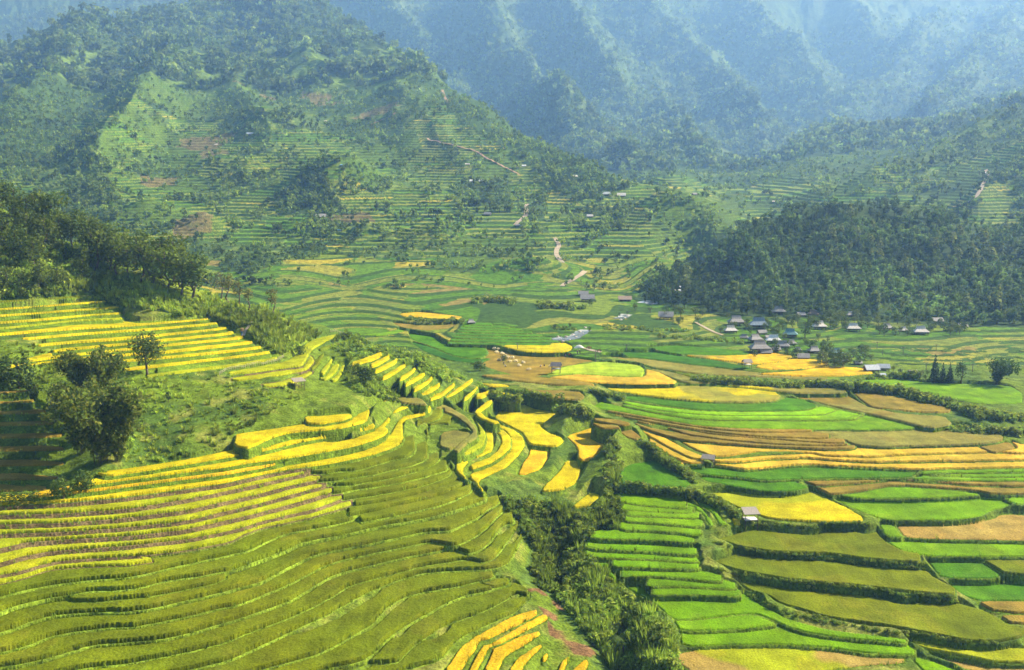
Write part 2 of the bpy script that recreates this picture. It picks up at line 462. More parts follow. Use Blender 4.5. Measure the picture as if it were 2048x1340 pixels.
# -- middle golden terraces
s='golden curling terraces'
A([(610,834),(640,833),(700,828),(707,834),(690,842),(640,850),(610,848),(606,840)],YEL,stack=s)
A([(465,894),(497,899),(517,891),(550,875),(587,866),(650,862),(690,857),(737,845),(741,825),(745,816),(780,801),(783,794),(747,790),(750,800),(715,815),(712,835),(690,840),(637,847),(600,850),(562,856),(490,866),(469,870)],YEL,stack=s)
A([(186,948),(215,955),(300,942),(400,926),(465,915),(507,908),(535,902),(567,894),(625,881),(675,874),(720,865),(750,858),(753,852),(735,838),(600,862),(520,885),(500,897),(462,903),(350,926),(250,940)],YEL,stack=s)
A([(145,977),(230,965),(375,946),(450,936),(508,926),(560,920),(625,910),(700,896),(737,886),(772,872),(780,862),(771,856),(775,850),(783,843),(780,832),(802,822),(832,812),(830,806),(802,804),(798,817),(760,827),(757,840),(750,850),(740,862),(620,876),(505,898),(300,932),(146,968)],YEL,stack=s)
S([(58,998),(175,986),(325,966),(450,951),(512,940),(574,926)],GOLD,back=18,stack=s,lt=8)
A([(-150,1018),(0,1012),(125,1006),(250,995),(375,978),(450,967),(512,953),(592,937),(650,931),(700,921),(750,910),(787,897),(806,887),(809,875),(807,862),(807,845),(825,837),(855,830),(865,822),(862,812),(845,808),(828,820),(808,834),(785,838),(786,850),(783,865),(770,870),(700,890),(620,908),(560,917),(510,930),(300,962),(100,985),(-150,1000)],YEL,stack=s)
# -- strips with bare soil risers
s='green strips with soil risers'
S([(-150,1036),(0,1031),(125,1028),(250,1019),(325,1008),(425,989),(525,967),(624,945)],YG,BSOIL,22,s)
S([(-150,1056),(0,1050),(125,1047),(250,1037),(375,1021),(450,1004),(525,987),(575,973),(643,959)],YG,BSOIL,24,s)
S([(-150,1080),(0,1069),(125,1065),(250,1056),(375,1042),(450,1024),(525,1006),(575,992),(655,971)],YG,BSOIL,24,s)
S([(-150,1125),(-60,1110),(0,1098),(50,1086),(125,1080),(250,1074),(375,1060),(450,1042),(512,1028),(575,1011),(667,985)],YG,BSOIL,28,s)
S([(-150,1150),(-60,1138),(0,1127),(50,1113),(112,1102),(250,1093),(375,1080),(475,1059),(525,1043),(575,1031),(625,1020),(686,999)],YG,BSOIL,28,s)
S([(-150,1172),(-60,1160),(0,1151),(37,1145),(87,1130),(125,1122),(250,1114),(300,1111),(375,1102),(462,1085),(490,1069),(525,1056),(560,1049),(625,1035),(706,1011)],YG,BSOIL,28,s)
S([(-150,1182),(-60,1175),(0,1169),(37,1162),(100,1141),(175,1135),(250,1133),(308,1126)],YG,BSOIL,26,s,rt=8)
# -- olive terraces, top to bottom
s='olive terraces'
S([(600,947),(624,948),(650,949),(675,944),(712,942),(750,932),(787,920),(817,916),(830,907),(833,895),(830,880),(833,860),(841,850),(862,845),(884,836),(886,828)],OLV,BLIP,38,s,rt=14)
S([(620,963),(645,965),(675,962),(712,955),(750,950),(787,940),(825,932),(850,922),(858,914),(858,895),(851,872),(848,860),(876,850),(902,852),(905,840),(905,830)],OLV,BLIP,36,s,rt=14)
S([(634,975),(660,973),(700,972),(737,965),(775,959),(812,950),(850,940),(872,929),(880,922)],OLV,BLIP,34,s,rt=18)
S([(650,989),(676,988),(712,980),(750,975),(800,966),(850,955),(882,945),(896,941)],OLV,BLIP,34,s,rt=18)
S([(664,1004),(692,1001),(750,992),(800,983),(850,972),(890,958),(904,950)],OLV,BLIP,34,s,rt=14)
S([(684,1015),(708,1014),(750,1008),(800,998),(850,986),(895,970),(925,958)],OLV,BLIP,34,s,rt=16)
S([(692,1036),(716,1030),(760,1022),(790,1013),(830,1006),(880,992),(928,974),(938,968)],OLV,BLIP,36,s,rt=14)
S([(-150,1215),(0,1195),(37,1185),(100,1172),(175,1162),(250,1157),(295,1149),(375,1129),(450,1114),(500,1102),(550,1077),(575,1067),(650,1055),(700,1043),(716,1036)],OLV,BLIP,50,s)
S([(714,1047),(760,1039),(825,1025),(887,1010),(925,995),(945,985)],OLV,BLIP,36,s,rt=14)
S([(-150,1245),(0,1227),(25,1215),(100,1197),(150,1190),(180,1184),(225,1184),(275,1179),(325,1165),(400,1154),(462,1142),(525,1120),(575,1100),(600,1087),(650,1077),(700,1067),(762,1052),(825,1042),(875,1032),(912,1020),(952,1007),(974,1000)],OLV,BLIP,46,s,rt=16)
S([(135,1206),(200,1205),(275,1199),(350,1186),(425,1170),(455,1158)],OLV,BLIP,34,s,rt=8,lt=8)
S([(-150,1288),(0,1268),(50,1250),(100,1233),(175,1226),(250,1225),(300,1220),(375,1202),(450,1185),(475,1177),(525,1165),(575,1137),(625,1112),(650,1105),(725,1091),(800,1075),(845,1065),(900,1062),(917,1055),(955,1037),(982,1017),(1000,1008)],OLV,BLIP,46,s,rt=14)
S([(-150,1328),(0,1307),(62,1292),(100,1275),(150,1265),(225,1257),(275,1255),(350,1240),(425,1222),(475,1212),(525,1192),(575,1172),(612,1152),(650,1132),(700,1117),(775,1102),(857,1085),(875,1088),(910,1094),(955,1073),(982,1050),(1003,1028),(1010,1022)],OLV,BLIP,46,s,rt=16)
S([(-150,1362),(0,1335),(62,1327),(125,1310),(187,1292),(250,1287),(325,1280),(375,1270),(450,1247),(475,1240),(537,1220),(587,1200),(625,1177),(650,1160),(687,1145),(750,1130),(825,1112),(907,1098),(937,1109),(962,1101),(982,1085),(1008,1050),(1030,1048)],OLV,BLIP,46,s,rt=18)
S([(-150,1395),(0,1378),(100,1352),(182,1337),(250,1330),(325,1317),(375,1307),(450,1288),(500,1267),(575,1240),(625,1217),(675,1190),(700,1172),(775,1152),(850,1133),(930,1120),(965,1127),(987,1120),(1002,1105),(1033,1060),(1042,1055)],OLV,BLIP,46,s,rt=14)
S([(-150,1430),(0,1410),(150,1385),(300,1360),(400,1337),(462,1322),(525,1292),(600,1257),(650,1235),(712,1200),(750,1180),(800,1160),(850,1147),(912,1143),(967,1141),(1002,1135),(1022,1124),(1050,1070)],OLV,BLIP,46,s,rt=14)
S([(-150,1470),(100,1440),(350,1390),(530,1340),(625,1315),(675,1292),(725,1262),(750,1247),(770,1222),(778,1215),(812,1195),(850,1185),(912,1175),(960,1163),(988,1155),(990,1148)],OLV,BLIP,50,s,rt=12)
A([(955,1170),(990,1178),(1022,1169),(1020,1158),(985,1160)],OLV,stack=s)
S([(100,1490),(400,1430),(650,1340),(720,1326),(748,1310),(780,1277),(817,1250),(880,1215),(930,1192),(980,1182),(1000,1176)],OLV,BLIP,50,s,rt=10)
S([(300,1490),(560,1420),(727,1330),(795,1328),(803,1320),(830,1292),(892,1252),(955,1230),(1005,1207),(1030,1190),(1058,1194)],OLV,BLIP,46,s,rt=12)
S([(560,1470),(700,1410),(808,1342),(880,1325),(920,1278),(967,1255),(1030,1228),(1060,1200)],OLV,BLIP,46,s,rt=12)
A([(785,794),(815,791),(850,802),(856,812),(830,811),(800,808)],OLB,stack=s)
# olive curl south of the golden terraces
A([(855,800),(900,815),(935,835),(955,858),(958,876),(938,888),(917,908),(902,903),(930,878),(944,866),(930,850),(905,832),(858,815)],OLB,stack=s)
A([(880,868),(910,862),(950,870),(918,896),(898,902),(875,893)],OLB,stack=s)
A([(945,838),(962,850),(975,870),(970,892),(945,908),(915,916),(908,908),(940,890),(957,876),(955,858)],YG,stack=s)
# -- golden bands at the spur
s='golden bands on the spur'
A([(968,855),(988,868),(990,885),(987,902),(966,914),(942,922),(929,935),(927,945),(938,964),(925,957),(911,946),(909,931),(924,916),(950,903),(965,892),(968,875)],YEL,stack=s)
A([(903,812),(925,805),(926,815),(930,825),(952,838),(992,855),(1014,865),(1025,880),(1023,896),(1007,912),(990,924),(965,934),(945,940),(936,935),(945,927),(975,918),(993,904),(1001,888),(998,872),(980,862),(950,848),(920,830)],YEL,stack=s)
A([(970,799),(974,806),(952,818),(948,823),(962,835),(1002,850),(1032,862),(1048,876),(1052,890),(1042,907),(1017,934),(985,950),(963,959),(959,968),(970,984),(965,988),(950,972),(936,956),(942,947),(970,937),(1000,923),(1014,911),(1022,895),(1022,880),(1008,863),(985,854),(955,842),(926,823),(933,814)],YEL,stack=s)
A([(988,801),(982,812),(962,825),(977,838),(1004,846),(985,850),(952,836),(946,825),(963,811),(975,802)],YEL,stack=s)
A([(1000,806),(1050,811),(1147,830),(1089,849),(1082,854),(1097,866),(1124,876),(1129,884),(1117,894),(1097,895),(1057,890),(1046,875),(1042,867),(1012,852),(985,838),(1000,820)],YEL,stack=s,dz=0.6)
A([(1057,892),(1097,893),(1097,917),(1084,938),(1050,951),(1033,953),(1042,930),(1056,912)],GOLD,stack=s)
A([(1185,855),(1221,865),(1219,881),(1188,923),(1155,923),(1152,895),(1128,874)],GOLD,stack=s,dz=0.5)
A([(1130,922),(1168,922),(1162,952),(1152,968),(1126,982),(1080,986),(1088,972),(1117,945)],YEL,stack=s)
A([(1143,1013),(1182,984),(1203,992),(1201,1006),(1175,1016),(1147,1018)],YEL,stack=s)
# -- golden scraps at the bottom
s='golden scraps above the gully'
A([(880,1350),(920,1295),(955,1272),(1030,1232),(1076,1220),(1079,1230),(1030,1256),(982,1279),(962,1284),(954,1300),(935,1327),(920,1350)],GOLD,stack=s)
A([(930,1350),(960,1296),(980,1290),(1030,1260),(1080,1232),(1098,1232),(1098,1241),(1055,1263),(1007,1288),(982,1295),(972,1315),(952,1350)],GOLD,stack=s)
A([(962,1350),(985,1297),(1007,1292),(1042,1275),(1077,1264),(1084,1270),(1042,1298),(1012,1314),(997,1350)],GOLD,stack=s)
A([(1012,1350),(1030,1320),(1067,1297),(1086,1289),(1087,1296),(1062,1318),(1042,1350)],GOLD,stack=s)
A([(1080,1318),(1097,1304),(1101,1315),(1092,1326),(1082,1326)],GOLD,stack=s)
A([(1108,1350),(1125,1320),(1144,1311),(1142,1321),(1127,1350)],GOLD,stack=s)
A([(1135,1350),(1170,1318),(1182,1325),(1172,1350)],GOLD,stack=s)
# -- shaded strips on the far left
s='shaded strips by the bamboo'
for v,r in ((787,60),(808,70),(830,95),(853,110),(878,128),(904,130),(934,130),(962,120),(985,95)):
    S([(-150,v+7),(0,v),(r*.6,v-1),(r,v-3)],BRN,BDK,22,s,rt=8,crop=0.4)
# -- valley: bright green paddies by the gully (top to bottom)
s='bright green paddies by the gully'
def G(front, back=24, col=BRT, rt=16, lt=16, bank=BG, crop=0.45): S(front, col, bank, back, s, crop, rt, lt)
A([(1310,900),(1240,892),(1236,930),(1240,965),(1245,972),(1370,978),(1385,968),(1365,952),(1340,940),(1300,915)],MID,stack=s,crop=0.4)
G([(1226,1001),(1275,1010),(1330,1015),(1374,1018)],26)
G([(1240,1020),(1300,1024),(1388,1028)])
G([(1252,1032),(1325,1034),(1400,1038)])
G([(1248,1043),(1305,1046),(1408,1055)])
G([(1238,1059),(1310,1062),(1360,1066),(1405,1074)])
G([(1180,1077),(1300,1080),(1393,1087)])
G([(1170,1094),(1192,1099),(1300,1103),(1397,1111)])
G([(1168,1114),(1212,1116),(1312,1119),(1399,1126)])
A([(1176,1122),(1215,1124),(1224,1142),(1205,1143)],BRT,stack=s,crop=.4)
A([(1205,1144),(1226,1144),(1237,1158),(1224,1161)],BRT,stack=s,crop=.4)
G([(1222,1133),(1310,1137),(1402,1139)])
G([(1238,1155),(1305,1152),(1365,1157),(1446,1165)])
G([(1290,1174),(1375,1173),(1474,1180)])
G([(1300,1191),(1390,1190),(1483,1194)])
A([(1226,1164),(1265,1168),(1290,1178),(1298,1186),(1484,1184),(1530,1215),(1580,1240),(1661,1261),(1817,1279),(1812,1289),(1761,1284),(1661,1275),(1587,1261),(1550,1244),(1510,1229),(1475,1230),(1400,1240),(1342,1241),(1315,1215),(1275,1190)],BRT,stack=s,crop=.45)
A([(1342,1240),(1400,1236),(1475,1226),(1510,1226),(1565,1250),(1475,1261),(1360,1264)],BRT,stack=s,crop=.45)
A([(1356,1262),(1475,1256),(1560,1246),(1587,1258),(1661,1272),(1761,1281),(1812,1287),(1834,1302),(1832,1312),(1736,1309),(1662,1297),(1560,1290),(1475,1291),(1360,1295)],BRT,stack=s,crop=.45)
A([(1370,1003),(1402,1014),(1422,1036),(1432,1050),(1416,1053),(1405,1031),(1375,1014)],BRT,stack=s,crop=.45)
A([(1386,1000),(1427,1014),(1447,1039),(1458,1050),(1436,1050),(1422,1027),(1395,1010)],BRT,stack=s,crop=.45)
A([(1460,1036),(1482,1041),(1485,1051),(1464,1052)],YEL,stack=s,crop=.5)
A([(1335,1312),(1400,1298),(1475,1293),(1560,1292),(1662,1299),(1736,1311),(1812,1315),(1812,1328),(1700,1337),(1600,1352),(1390,1352)],STB,stack=s,crop=.2,col2=YG)
A([(1813,1311),(1850,1318),(1940,1350),(1850,1350)],BRT,stack=s,crop=.45)
A([(1833,1305),(1900,1317),(1990,1331),(2300,1342),(2300,1370),(1945,1350)],STB,stack=s,crop=.25)
A([(1816,1281),(1850,1281),(1950,1298),(2300,1303),(2300,1325),(1990,1329),(1940,1319),(1830,1298)],YG,stack=s,crop=.6)
# -- valley: olive fields and those to their right
s='broad olive fields'
A([(1410,1066),(1440,1052),(1500,1056),(1600,1060),(1700,1060),(1748,1060),(1768,1083),(1802,1104),(1845,1112),(1845,1129),(1790,1127),(1730,1121),(1660,1111),(1550,1108),(1480,1098),(1430,1082)],OLV,BDK,s,.75)
A([(1392,1086),(1410,1088),(1450,1100),(1540,1118),(1640,1122),(1740,1132),(1855,1145),(1872,1160),(1914,1180),(1914,1196),(1850,1191),(1750,1179),(1660,1171),(1560,1161),(1470,1146),(1420,1126),(1398,1105)],OLV,BDK,s,.75)
A([(1452,1153),(1540,1172),(1640,1182),(1760,1192),(1860,1203),(1920,1212),(1962,1222),(1987,1235),(2020,1254),(2060,1264),(2045,1277),(2000,1288),(1930,1287),(1830,1267),(1740,1252),(1640,1237),(1560,1212),(1530,1194),(1500,1187),(1472,1171)],OLV,BDK,s,.75)
s='fields along the right edge'
A([(1790,1051),(1850,1051),(1920,1049),(1985,1039),(2000,1029),(2300,1024),(2300,1086),(1960,1081),(1860,1079),(1808,1076)],STB,stack=s,crop=.2)
A([(1755,1049),(1788,1050),(1810,1076),(1770,1074)],BRT,stack=s,crop=.45)
A([(1765,1083),(1850,1084),(1950,1088),(2300,1092),(2300,1116),(1950,1114),(1845,1113),(1800,1106)],BRT,stack=s,crop=.45)
A([(1849,1116),(1955,1118),(2007,1155),(1980,1158),(1880,1157),(1865,1141)],MID,stack=s,crop=.45)
A([(1956,1118),(2300,1116),(2300,1153),(2012,1154)],OLV,stack=s,crop=.6)
A([(1893,1168),(1940,1170),(2300,1166),(2300,1203),(2000,1203),(1960,1204),(1920,1193)],MID,stack=s,crop=.45)
A([(1943,1202),(2000,1204),(2300,1202),(2300,1231),(1990,1229)],BRN,stack=s,crop=.6)
A([(1988,1231),(2300,1232),(2300,1257),(2022,1253)],BRN,stack=s,crop=.6)
s='fields in the valley middle'
A([(1358,976),(1390,966),(1450,979),(1536,989),(1610,986),(1640,989),(1661,1003),(1702,1021),(1733,1040),(1722,1047),(1640,1047),(1540,1041),(1478,1021),(1440,1001)],YEL,BDK,s,.6,col2=YG)
A([(1655,996),(1750,1000),(1850,999),(1992,992),(2033,1011),(1988,1021),(1961,1034),(1911,1041),(1761,1041),(1709,1021)],BRT,BDK,s,.45)
A([(1670,989),(1736,979),(1798,973),(1861,976),(1975,990),(1886,996),(1786,998),(1711,997)],BRT,BG,s,.45)
A([(1998,995),(2300,998),(2300,1013),(2035,1012)],BRT,BG,s,.45)
A([(1586,960),(1686,956),(1786,955),(1911,959),(2300,962),(2300,975),(1961,974),(1861,966),(1786,962),(1723,968),(1636,975)],BRN,BG,s,.6)
A([(1624,975),(1723,967),(1786,961),(1861,965),(1973,973),(2300,974),(2300,992),(1986,991),(1948,983),(1786,972),(1711,986),(1659,992)],BRN,BDK,s,.6)
A([(1363,933),(1400,936),(1500,941),(1600,931),(1700,933),(1838,944),(1823,956),(1711,957),(1590,959),(1530,962),(1480,956),(1400,949),(1383,945)],MID,BG,s,.45)
A([(1394,955),(1475,958),(1575,960),(1623,974),(1589,983),(1525,983),(1475,975),(1410,964)],MID,BDK,s,.45)
A([(1838,943),(1911,936),(2300,928),(2300,943),(1920,946),(1845,949)],BRT,BG,s,.45)
A([(1833,950),(1911,944),(2300,941),(2300,954),(1960,955),(1861,952)],BRT,BG,s,.45)
A([(1822,956),(1860,951),(1960,953),(2300,953),(2300,962),(1911,962),(1830,959)],BRT,BG,s,.45)
s='golden valley strips'
A([(1275,879),(1300,890),(1337,913),(1377,927),(1359,934),(1325,919),(1298,897)],ORC,BDK,s,.6)
A([(1281,865),(1300,875),(1337,898),(1377,917),(1410,921),(1408,929),(1375,929),(1340,915),(1310,897),(1283,882)],ORC,BG,s,.6)
A([(1280,858),(1300,864),(1340,882),(1378,903),(1412,916),(1404,922),(1380,919),(1340,900),(1300,877),(1281,866)],ORC,BG,s,.6)
A([(1350,879),(1400,884),(1500,889),(1662,897),(1760,898),(1900,896),(1952,895),(1987,906),(1900,909),(1800,912),(1740,916),(1650,913),(1621,907),(1536,906),(1512,906),(1475,911),(1450,915),(1423,915),(1385,901)],ORC,BG,s,.6)
A([(1398,917),(1432,921),(1475,919),(1525,914),(1612,910),(1661,914),(1740,914),(1800,909),(1985,904),(2040,895),(2300,890),(2300,918),(1911,924),(1786,926),(1711,925),(1661,921),(1612,917),(1525,921),(1475,927),(1432,926)],ORC,BG,s,.6)
A([(1416,930),(1475,926),(1600,916),(1661,920),(1786,924),(1911,922),(2300,917),(2300,933),(1911,939),(1836,941),(1711,936),(1625,931),(1575,933),(1512,940),(1487,941)],ORC,BG,s,.6)
A([(2018,883),(2048,893),(2300,897),(2300,917),(1990,907),(2035,900)],ORC,BG,s,.6)
A([(1953,895),(2015,886),(2044,897),(2022,906),(1985,908)],BRN,BG,s,.6)
s='brown valley strips'
S([(1212,825),(1300,840),(1375,853),(1450,863),(1525,867),(1626,866)],BRN,BG,14,s,rt=7,lt=3)
S([(1213,828),(1325,851),(1400,863),(1475,872),(1550,877),(1660,880)],BRN,BG,14,s,rt=12,lt=5)
S([(1272,846),(1350,857),(1425,871),(1500,877),(1575,883),(1662,889),(1692,889)],BRN,BG,14,s,rt=8,lt=5)
S([(1308,851),(1375,872),(1450,882),(1550,891),(1662,894),(1699,892)],BRN,BG,12,s,rt=6,lt=4)
S([(1266,851),(1310,868),(1362,882),(1425,888),(1525,895),(1662,901),(1700,900),(1713,897)],BRN,BG,14,s,rt=6,lt=5)
A([(1604,858),(1761,859),(1861,853),(1923,853),(1975,861),(2010,875),(2005,884),(1961,890),(1861,893),(1761,896),(1711,892),(1686,884),(1658,881),(1624,866)],OLB,BG,s,.6)
A([(1183,837),(1240,841),(1267,850),(1245,854),(1188,844)],BRN,BG,s,.6)
A([(1178,847),(1240,854),(1244,859),(1200,859)],BRN,BG,s,.6)
A([(1230,857),(1262,860),(1284,875),(1275,882),(1250,878)],BRN,BG,s,.6)
s='green half-moon paddies'
A([(1176,816),(1179,799),(1240,813),(1290,820),(1400,836),(1550,838),(1720,836),(1735,828),(1763,829),(1853,842),(1856,851),(1836,857),(1761,860),(1600,859),(1525,858),(1475,857),(1400,852),(1325,839),(1237,823)],BRT,BG,s,.45)
A([(1246,808),(1325,824),(1375,832),(1425,836),(1550,836),(1662,837),(1690,836),(1722,828),(1724,830),(1711,839),(1662,841),(1550,840),(1425,840),(1375,836),(1325,828),(1244,812)],BRT,BG,s,.4)
A([(1246,808),(1300,814),(1375,822),(1450,827),(1640,826),(1675,820),(1724,829),(1711,838),(1662,840),(1550,839),(1425,839),(1375,835),(1325,827),(1246,811)],(0.17,0.36,0.004),BG,s,.4)
A([(1248,802),(1300,811),(1375,820),(1450,823),(1600,820),(1641,812),(1675,820),(1644,831),(1450,831),(1375,827),(1300,818),(1246,806)],(0.17,0.36,0.004),BG,s,.4)
A([(1252,792),(1325,798),(1420,806),(1540,806),(1569,798),(1569,795),(1605,799),(1639,812),(1612,821),(1525,823),(1400,821),(1325,811),(1248,798)],MID,BG,s,.45)
s='fields below the village'
A([(1190,771),(1250,771),(1400,774),(1500,779),(1552,786),(1565,795),(1552,803),(1500,806),(1420,805),(1325,797),(1250,787),(1198,779)],YEL,BG,s,.6,col2=OLB)
A([(1085,758),(1120,753),(1160,750),(1230,755),(1287,755),(1291,739),(1320,746),(1362,768),(1275,770),(1187,767),(1100,760)],ORC,BG,s,.6)
A([(955,751),(1050,751),(1100,758),(1187,767),(1192,773),(1125,773),(1050,766),(978,756)],BRN,BDK,s,.6)
A([(1090,752),(1123,735),(1200,724),(1275,731),(1290,738),(1288,755),(1250,756),(1150,749),(1100,752)],LIME,BG,s,.55)
A([(1035,780),(1160,784),(1173,795),(1162,803),(1075,796)],BRN,BG,s,.6)
A([(953,767),(1010,770),(1023,774),(980,775)],YEL,BG,s,.5)
A([(965,782),(1020,787),(1033,793),(990,791)],YEL,BG,s,.5)
A([(988,794),(1035,800),(1043,804),(1000,802)],YEL,BG,s,.5)
A([(1701,786),(1761,789),(1906,819),(1900,827),(1836,826),(1741,817),(1721,803)],BRN,BG,s,.6)
A([(1560,789),(1600,782),(1690,789),(1735,814),(1800,829),(1890,834),(1908,850),(1860,859),(1760,834),(1720,826),(1640,809),(1590,798)],BRN,BG,s,.55,col2=OLB)
A([(1428,769),(1540,776),(1690,777),(1697,788),(1600,789),(1530,781)],OLB,BG,s,.6,col2=YEL)
A([(1687,767),(1761,755),(1861,766),(2020,771),(2048,788),(2046,808),(1961,808),(1886,796),(1786,777),(1746,771)],BRT,BDK,s,.45)
A([(1503,749),(1590,744),(1660,734),(1720,737),(1754,747),(1700,753),(1600,754)],GOLD,BDK,s,.6)
A([(1504,734),(1570,722),(1600,717),(1655,724),(1662,733),(1600,739),(1540,741)],GOLD,BDK,s,.6)
A([(1338,707),(1420,704),(1480,711),(1540,706),(1592,714),(1562,725),(1510,730),(1460,724),(1398,716)],OLB,BG,s,.6,col2=GOLD)
A([(1288,695),(1350,691),(1420,696),(1498,703),(1499,709),(1440,711),(1350,708)],MID,BG,s,.45)
A([(1238,705),(1300,704),(1360,713),(1440,723),(1505,736),(1502,740),(1400,731),(1300,718),(1248,713)],DRK,BDK,s,.45)
A([(1198,714),(1300,719),(1420,736),(1550,750),(1665,756),(1640,762),(1500,754),(1400,750),(1330,740),(1258,727)],OLB,BG,s,.55)
A([(1328,744),(1380,748),(1440,756),(1442,767),(1380,768),(1338,759)],OLV,BLIP,s,.5)
A([(1215,728),(1330,742),(1400,760),(1430,768),(1370,768),(1310,745),(1285,736)],OLB,BG,s,.5)
s='harvested contour field'
A([(962,691),(1012,699),(1075,706),(1110,711),(1198,723),(1160,728),(1120,735),(1108,744),(1075,754),(1037,754),(985,739),(955,727),(948,718),(973,712),(976,702)],BRN,BG,s,.15)
s='dark green tongue'
A([(815,667),(850,664),(880,669),(925,684),(967,694),(978,705),(967,715),(940,718),(900,710),(860,692),(823,681)],MID,BDK,s,.45)
A([(818,683),(860,694),(900,711),(945,719),(985,716),(960,727),(900,722),(850,705)],DRK,BDK,s,.45)
A([(998,693),(1060,689),(1130,687),(1147,695),(1142,704),(1100,707),(1040,704)],YEL,BG,s,.6)
A([(795,629),(840,625),(925,634),(924,640),(870,639),(808,635)],GOLD,BDK,s,.6)
A([(780,645),(850,652),(930,648),(900,658),(850,662),(800,655)],BRN,BG,s,.3)
A([(720,670),(770,665),(815,656),(812,664),(760,672)],BRT,BG,s,.45)
s='striped green paddies'
for k,(a,b) in enumerate(((650,985),(655,1020),(660,1045),(665,1065),(671,1085),(677,1105),(683,1118),(689,1100))):
    S([(930-k*5,a-1),(980,a+1),(b,a+2)],MID,BDK,9,s,.5,rt=5,lt=5)

# heights: each terrace is level; its height is that of the smooth slope along its front edge, and the slope
# is then drawn through the terraces, a few times over, until both agree
def level(p, fr):
    zs = []
    for u, v in fr:
        h = hit(ZB, min(max(u, -150), 2200), min(v, 1450))
        if h is not None and u >= -155: zs.append(h[2])
    return float(np.median(zs))
FIX = {(825,787): 48.8, (842,794): 50.4, (858,804): 51.7, (888,799): 52.5, (925,806): 53.2, (950,799): 53.3, (600,947): 54.1, (620,963): 54.9, (634,975): 55.7, (650,989): 56.4, (664,1004): 57.2, (684,1015): 57.8, (692,1036): 58.2, (714,1047): 58.6, (968,855): 57.0, (903,812): 57.3, (970,799): 58.0, (988,801): 54.6, (1000,806): 58.0, (1057,892): 59.2, (1185,855): 58.6, (1130,922): 60.4, (1143,1013): 62.0, (855,800): 54.2, (880,868): 54.8, (945,838): 55.7, (633,700): 42.0, (617,738): 42.4}
for it in range(4):
    extra = []
    for p in PL:
        fr = p['front']
        if fr is None:
            vs = sorted(p['poly'], key=lambda q: -q[1]); fr = vs[:max(3, len(vs) // 2)]
        p['z'] = level(p, fr) + (p.get('dz', 0.0) if it == 3 else 0)
        if p['poly'][0] in FIX: p['z'] = CAMZ - FIX[p['poly'][0]]
        if it < 3:
            k = max(1, len(fr) // 9)
            for u, v in fr[::k]:
                if u < -150 or u > 2200 or v > 1450: continue
                t, e = ray(u, v)
                if e > 0.03: extra.append((float(t), math.log((CAMZ - p['z']) / float(e)), float(e)))
    if it < 3:
        ex = np.array(extra)
        nearest = np.array([np.min(((ex[:, :2] - q[:2]) * (KX, 1)) ** 2 @ np.ones(2)) for q in pts])
        kp = pts[nearest > np.where((pts[:, 1] < math.log(215)) & (pts[:, 0] < 0.05), 0.075, 0.035) ** 2]
        solve(np.concatenate([kp, ex]), np.concatenate([np.full(len(kp), 1e-4), np.full(len(ex), 1.2e-3)]))
        base()
for p in PL:
    tt, ee = ray(np.array([q[0] for q in p['poly']], float), np.array([q[1] for q in p['poly']], float))
    dd = (CAMZ - p['z']) / np.maximum(ee, 1e-3)
    p['plan'] = np.stack([tt, np.minimum(dd, 900)], -1)          # (tangent, forward): the outline on its own level

PID = np.full((NR, NC), -1, np.int16)
PZ = np.full((NR, NC), -1e9, np.float32)
for i, p in enumerate(PL):
    t0, d0 = p['plan'].min(0); t1, d1 = p['plan'].max(0)
    r0 = max(0, np.searchsorted(DR, d0) - 1); r1 = min(NR, np.searchsorted(DR, d1) + 1)
    c0 = max(0, np.searchsorted(TC, t0) - 1); c1 = min(NC, np.searchsorted(TC, t1) + 1)
    if r1 <= r0 or c1 <= c0: continue
    # straight edges of the outline are straight in (x, y); fine subdivision keeps them so here
    pl = p['plan']; q = []
    xy = np.stack([pl[:, 0] * pl[:, 1], pl[:, 1]], -1)
    # round the corners once (Chaikin) so that terraces read as curves
    nx = np.roll(xy, -1, 0); xy = np.stack([xy * .84 + nx * .16, xy * .16 + nx * .84], 1).reshape(-1, 2)
    sx, sy = X[r0:r1, c0:c1], Y[r0:r1, c0:c1]
    wob = 0.09
    m = inpoly(sx + wob * vnoise(sx / 1.7, sy / 1.7, 5), sy + wob * vnoise(sx / 1.9 + 50, sy / 1.9, 6), xy)
    m &= (p['z'] > PZ[r0:r1, c0:c1]) & (ZB[r0:r1, c0:c1] < p['z'] + (5.0 if p['stack'] in ('olive terraces', 'green strips with soil risers', 'curving yellow terraces') or p['poly'][0] in FIX else 1.8))
    PID[r0:r1, c0:c1][m] = i; PZ[r0:r1, c0:c1][m] = p['z']
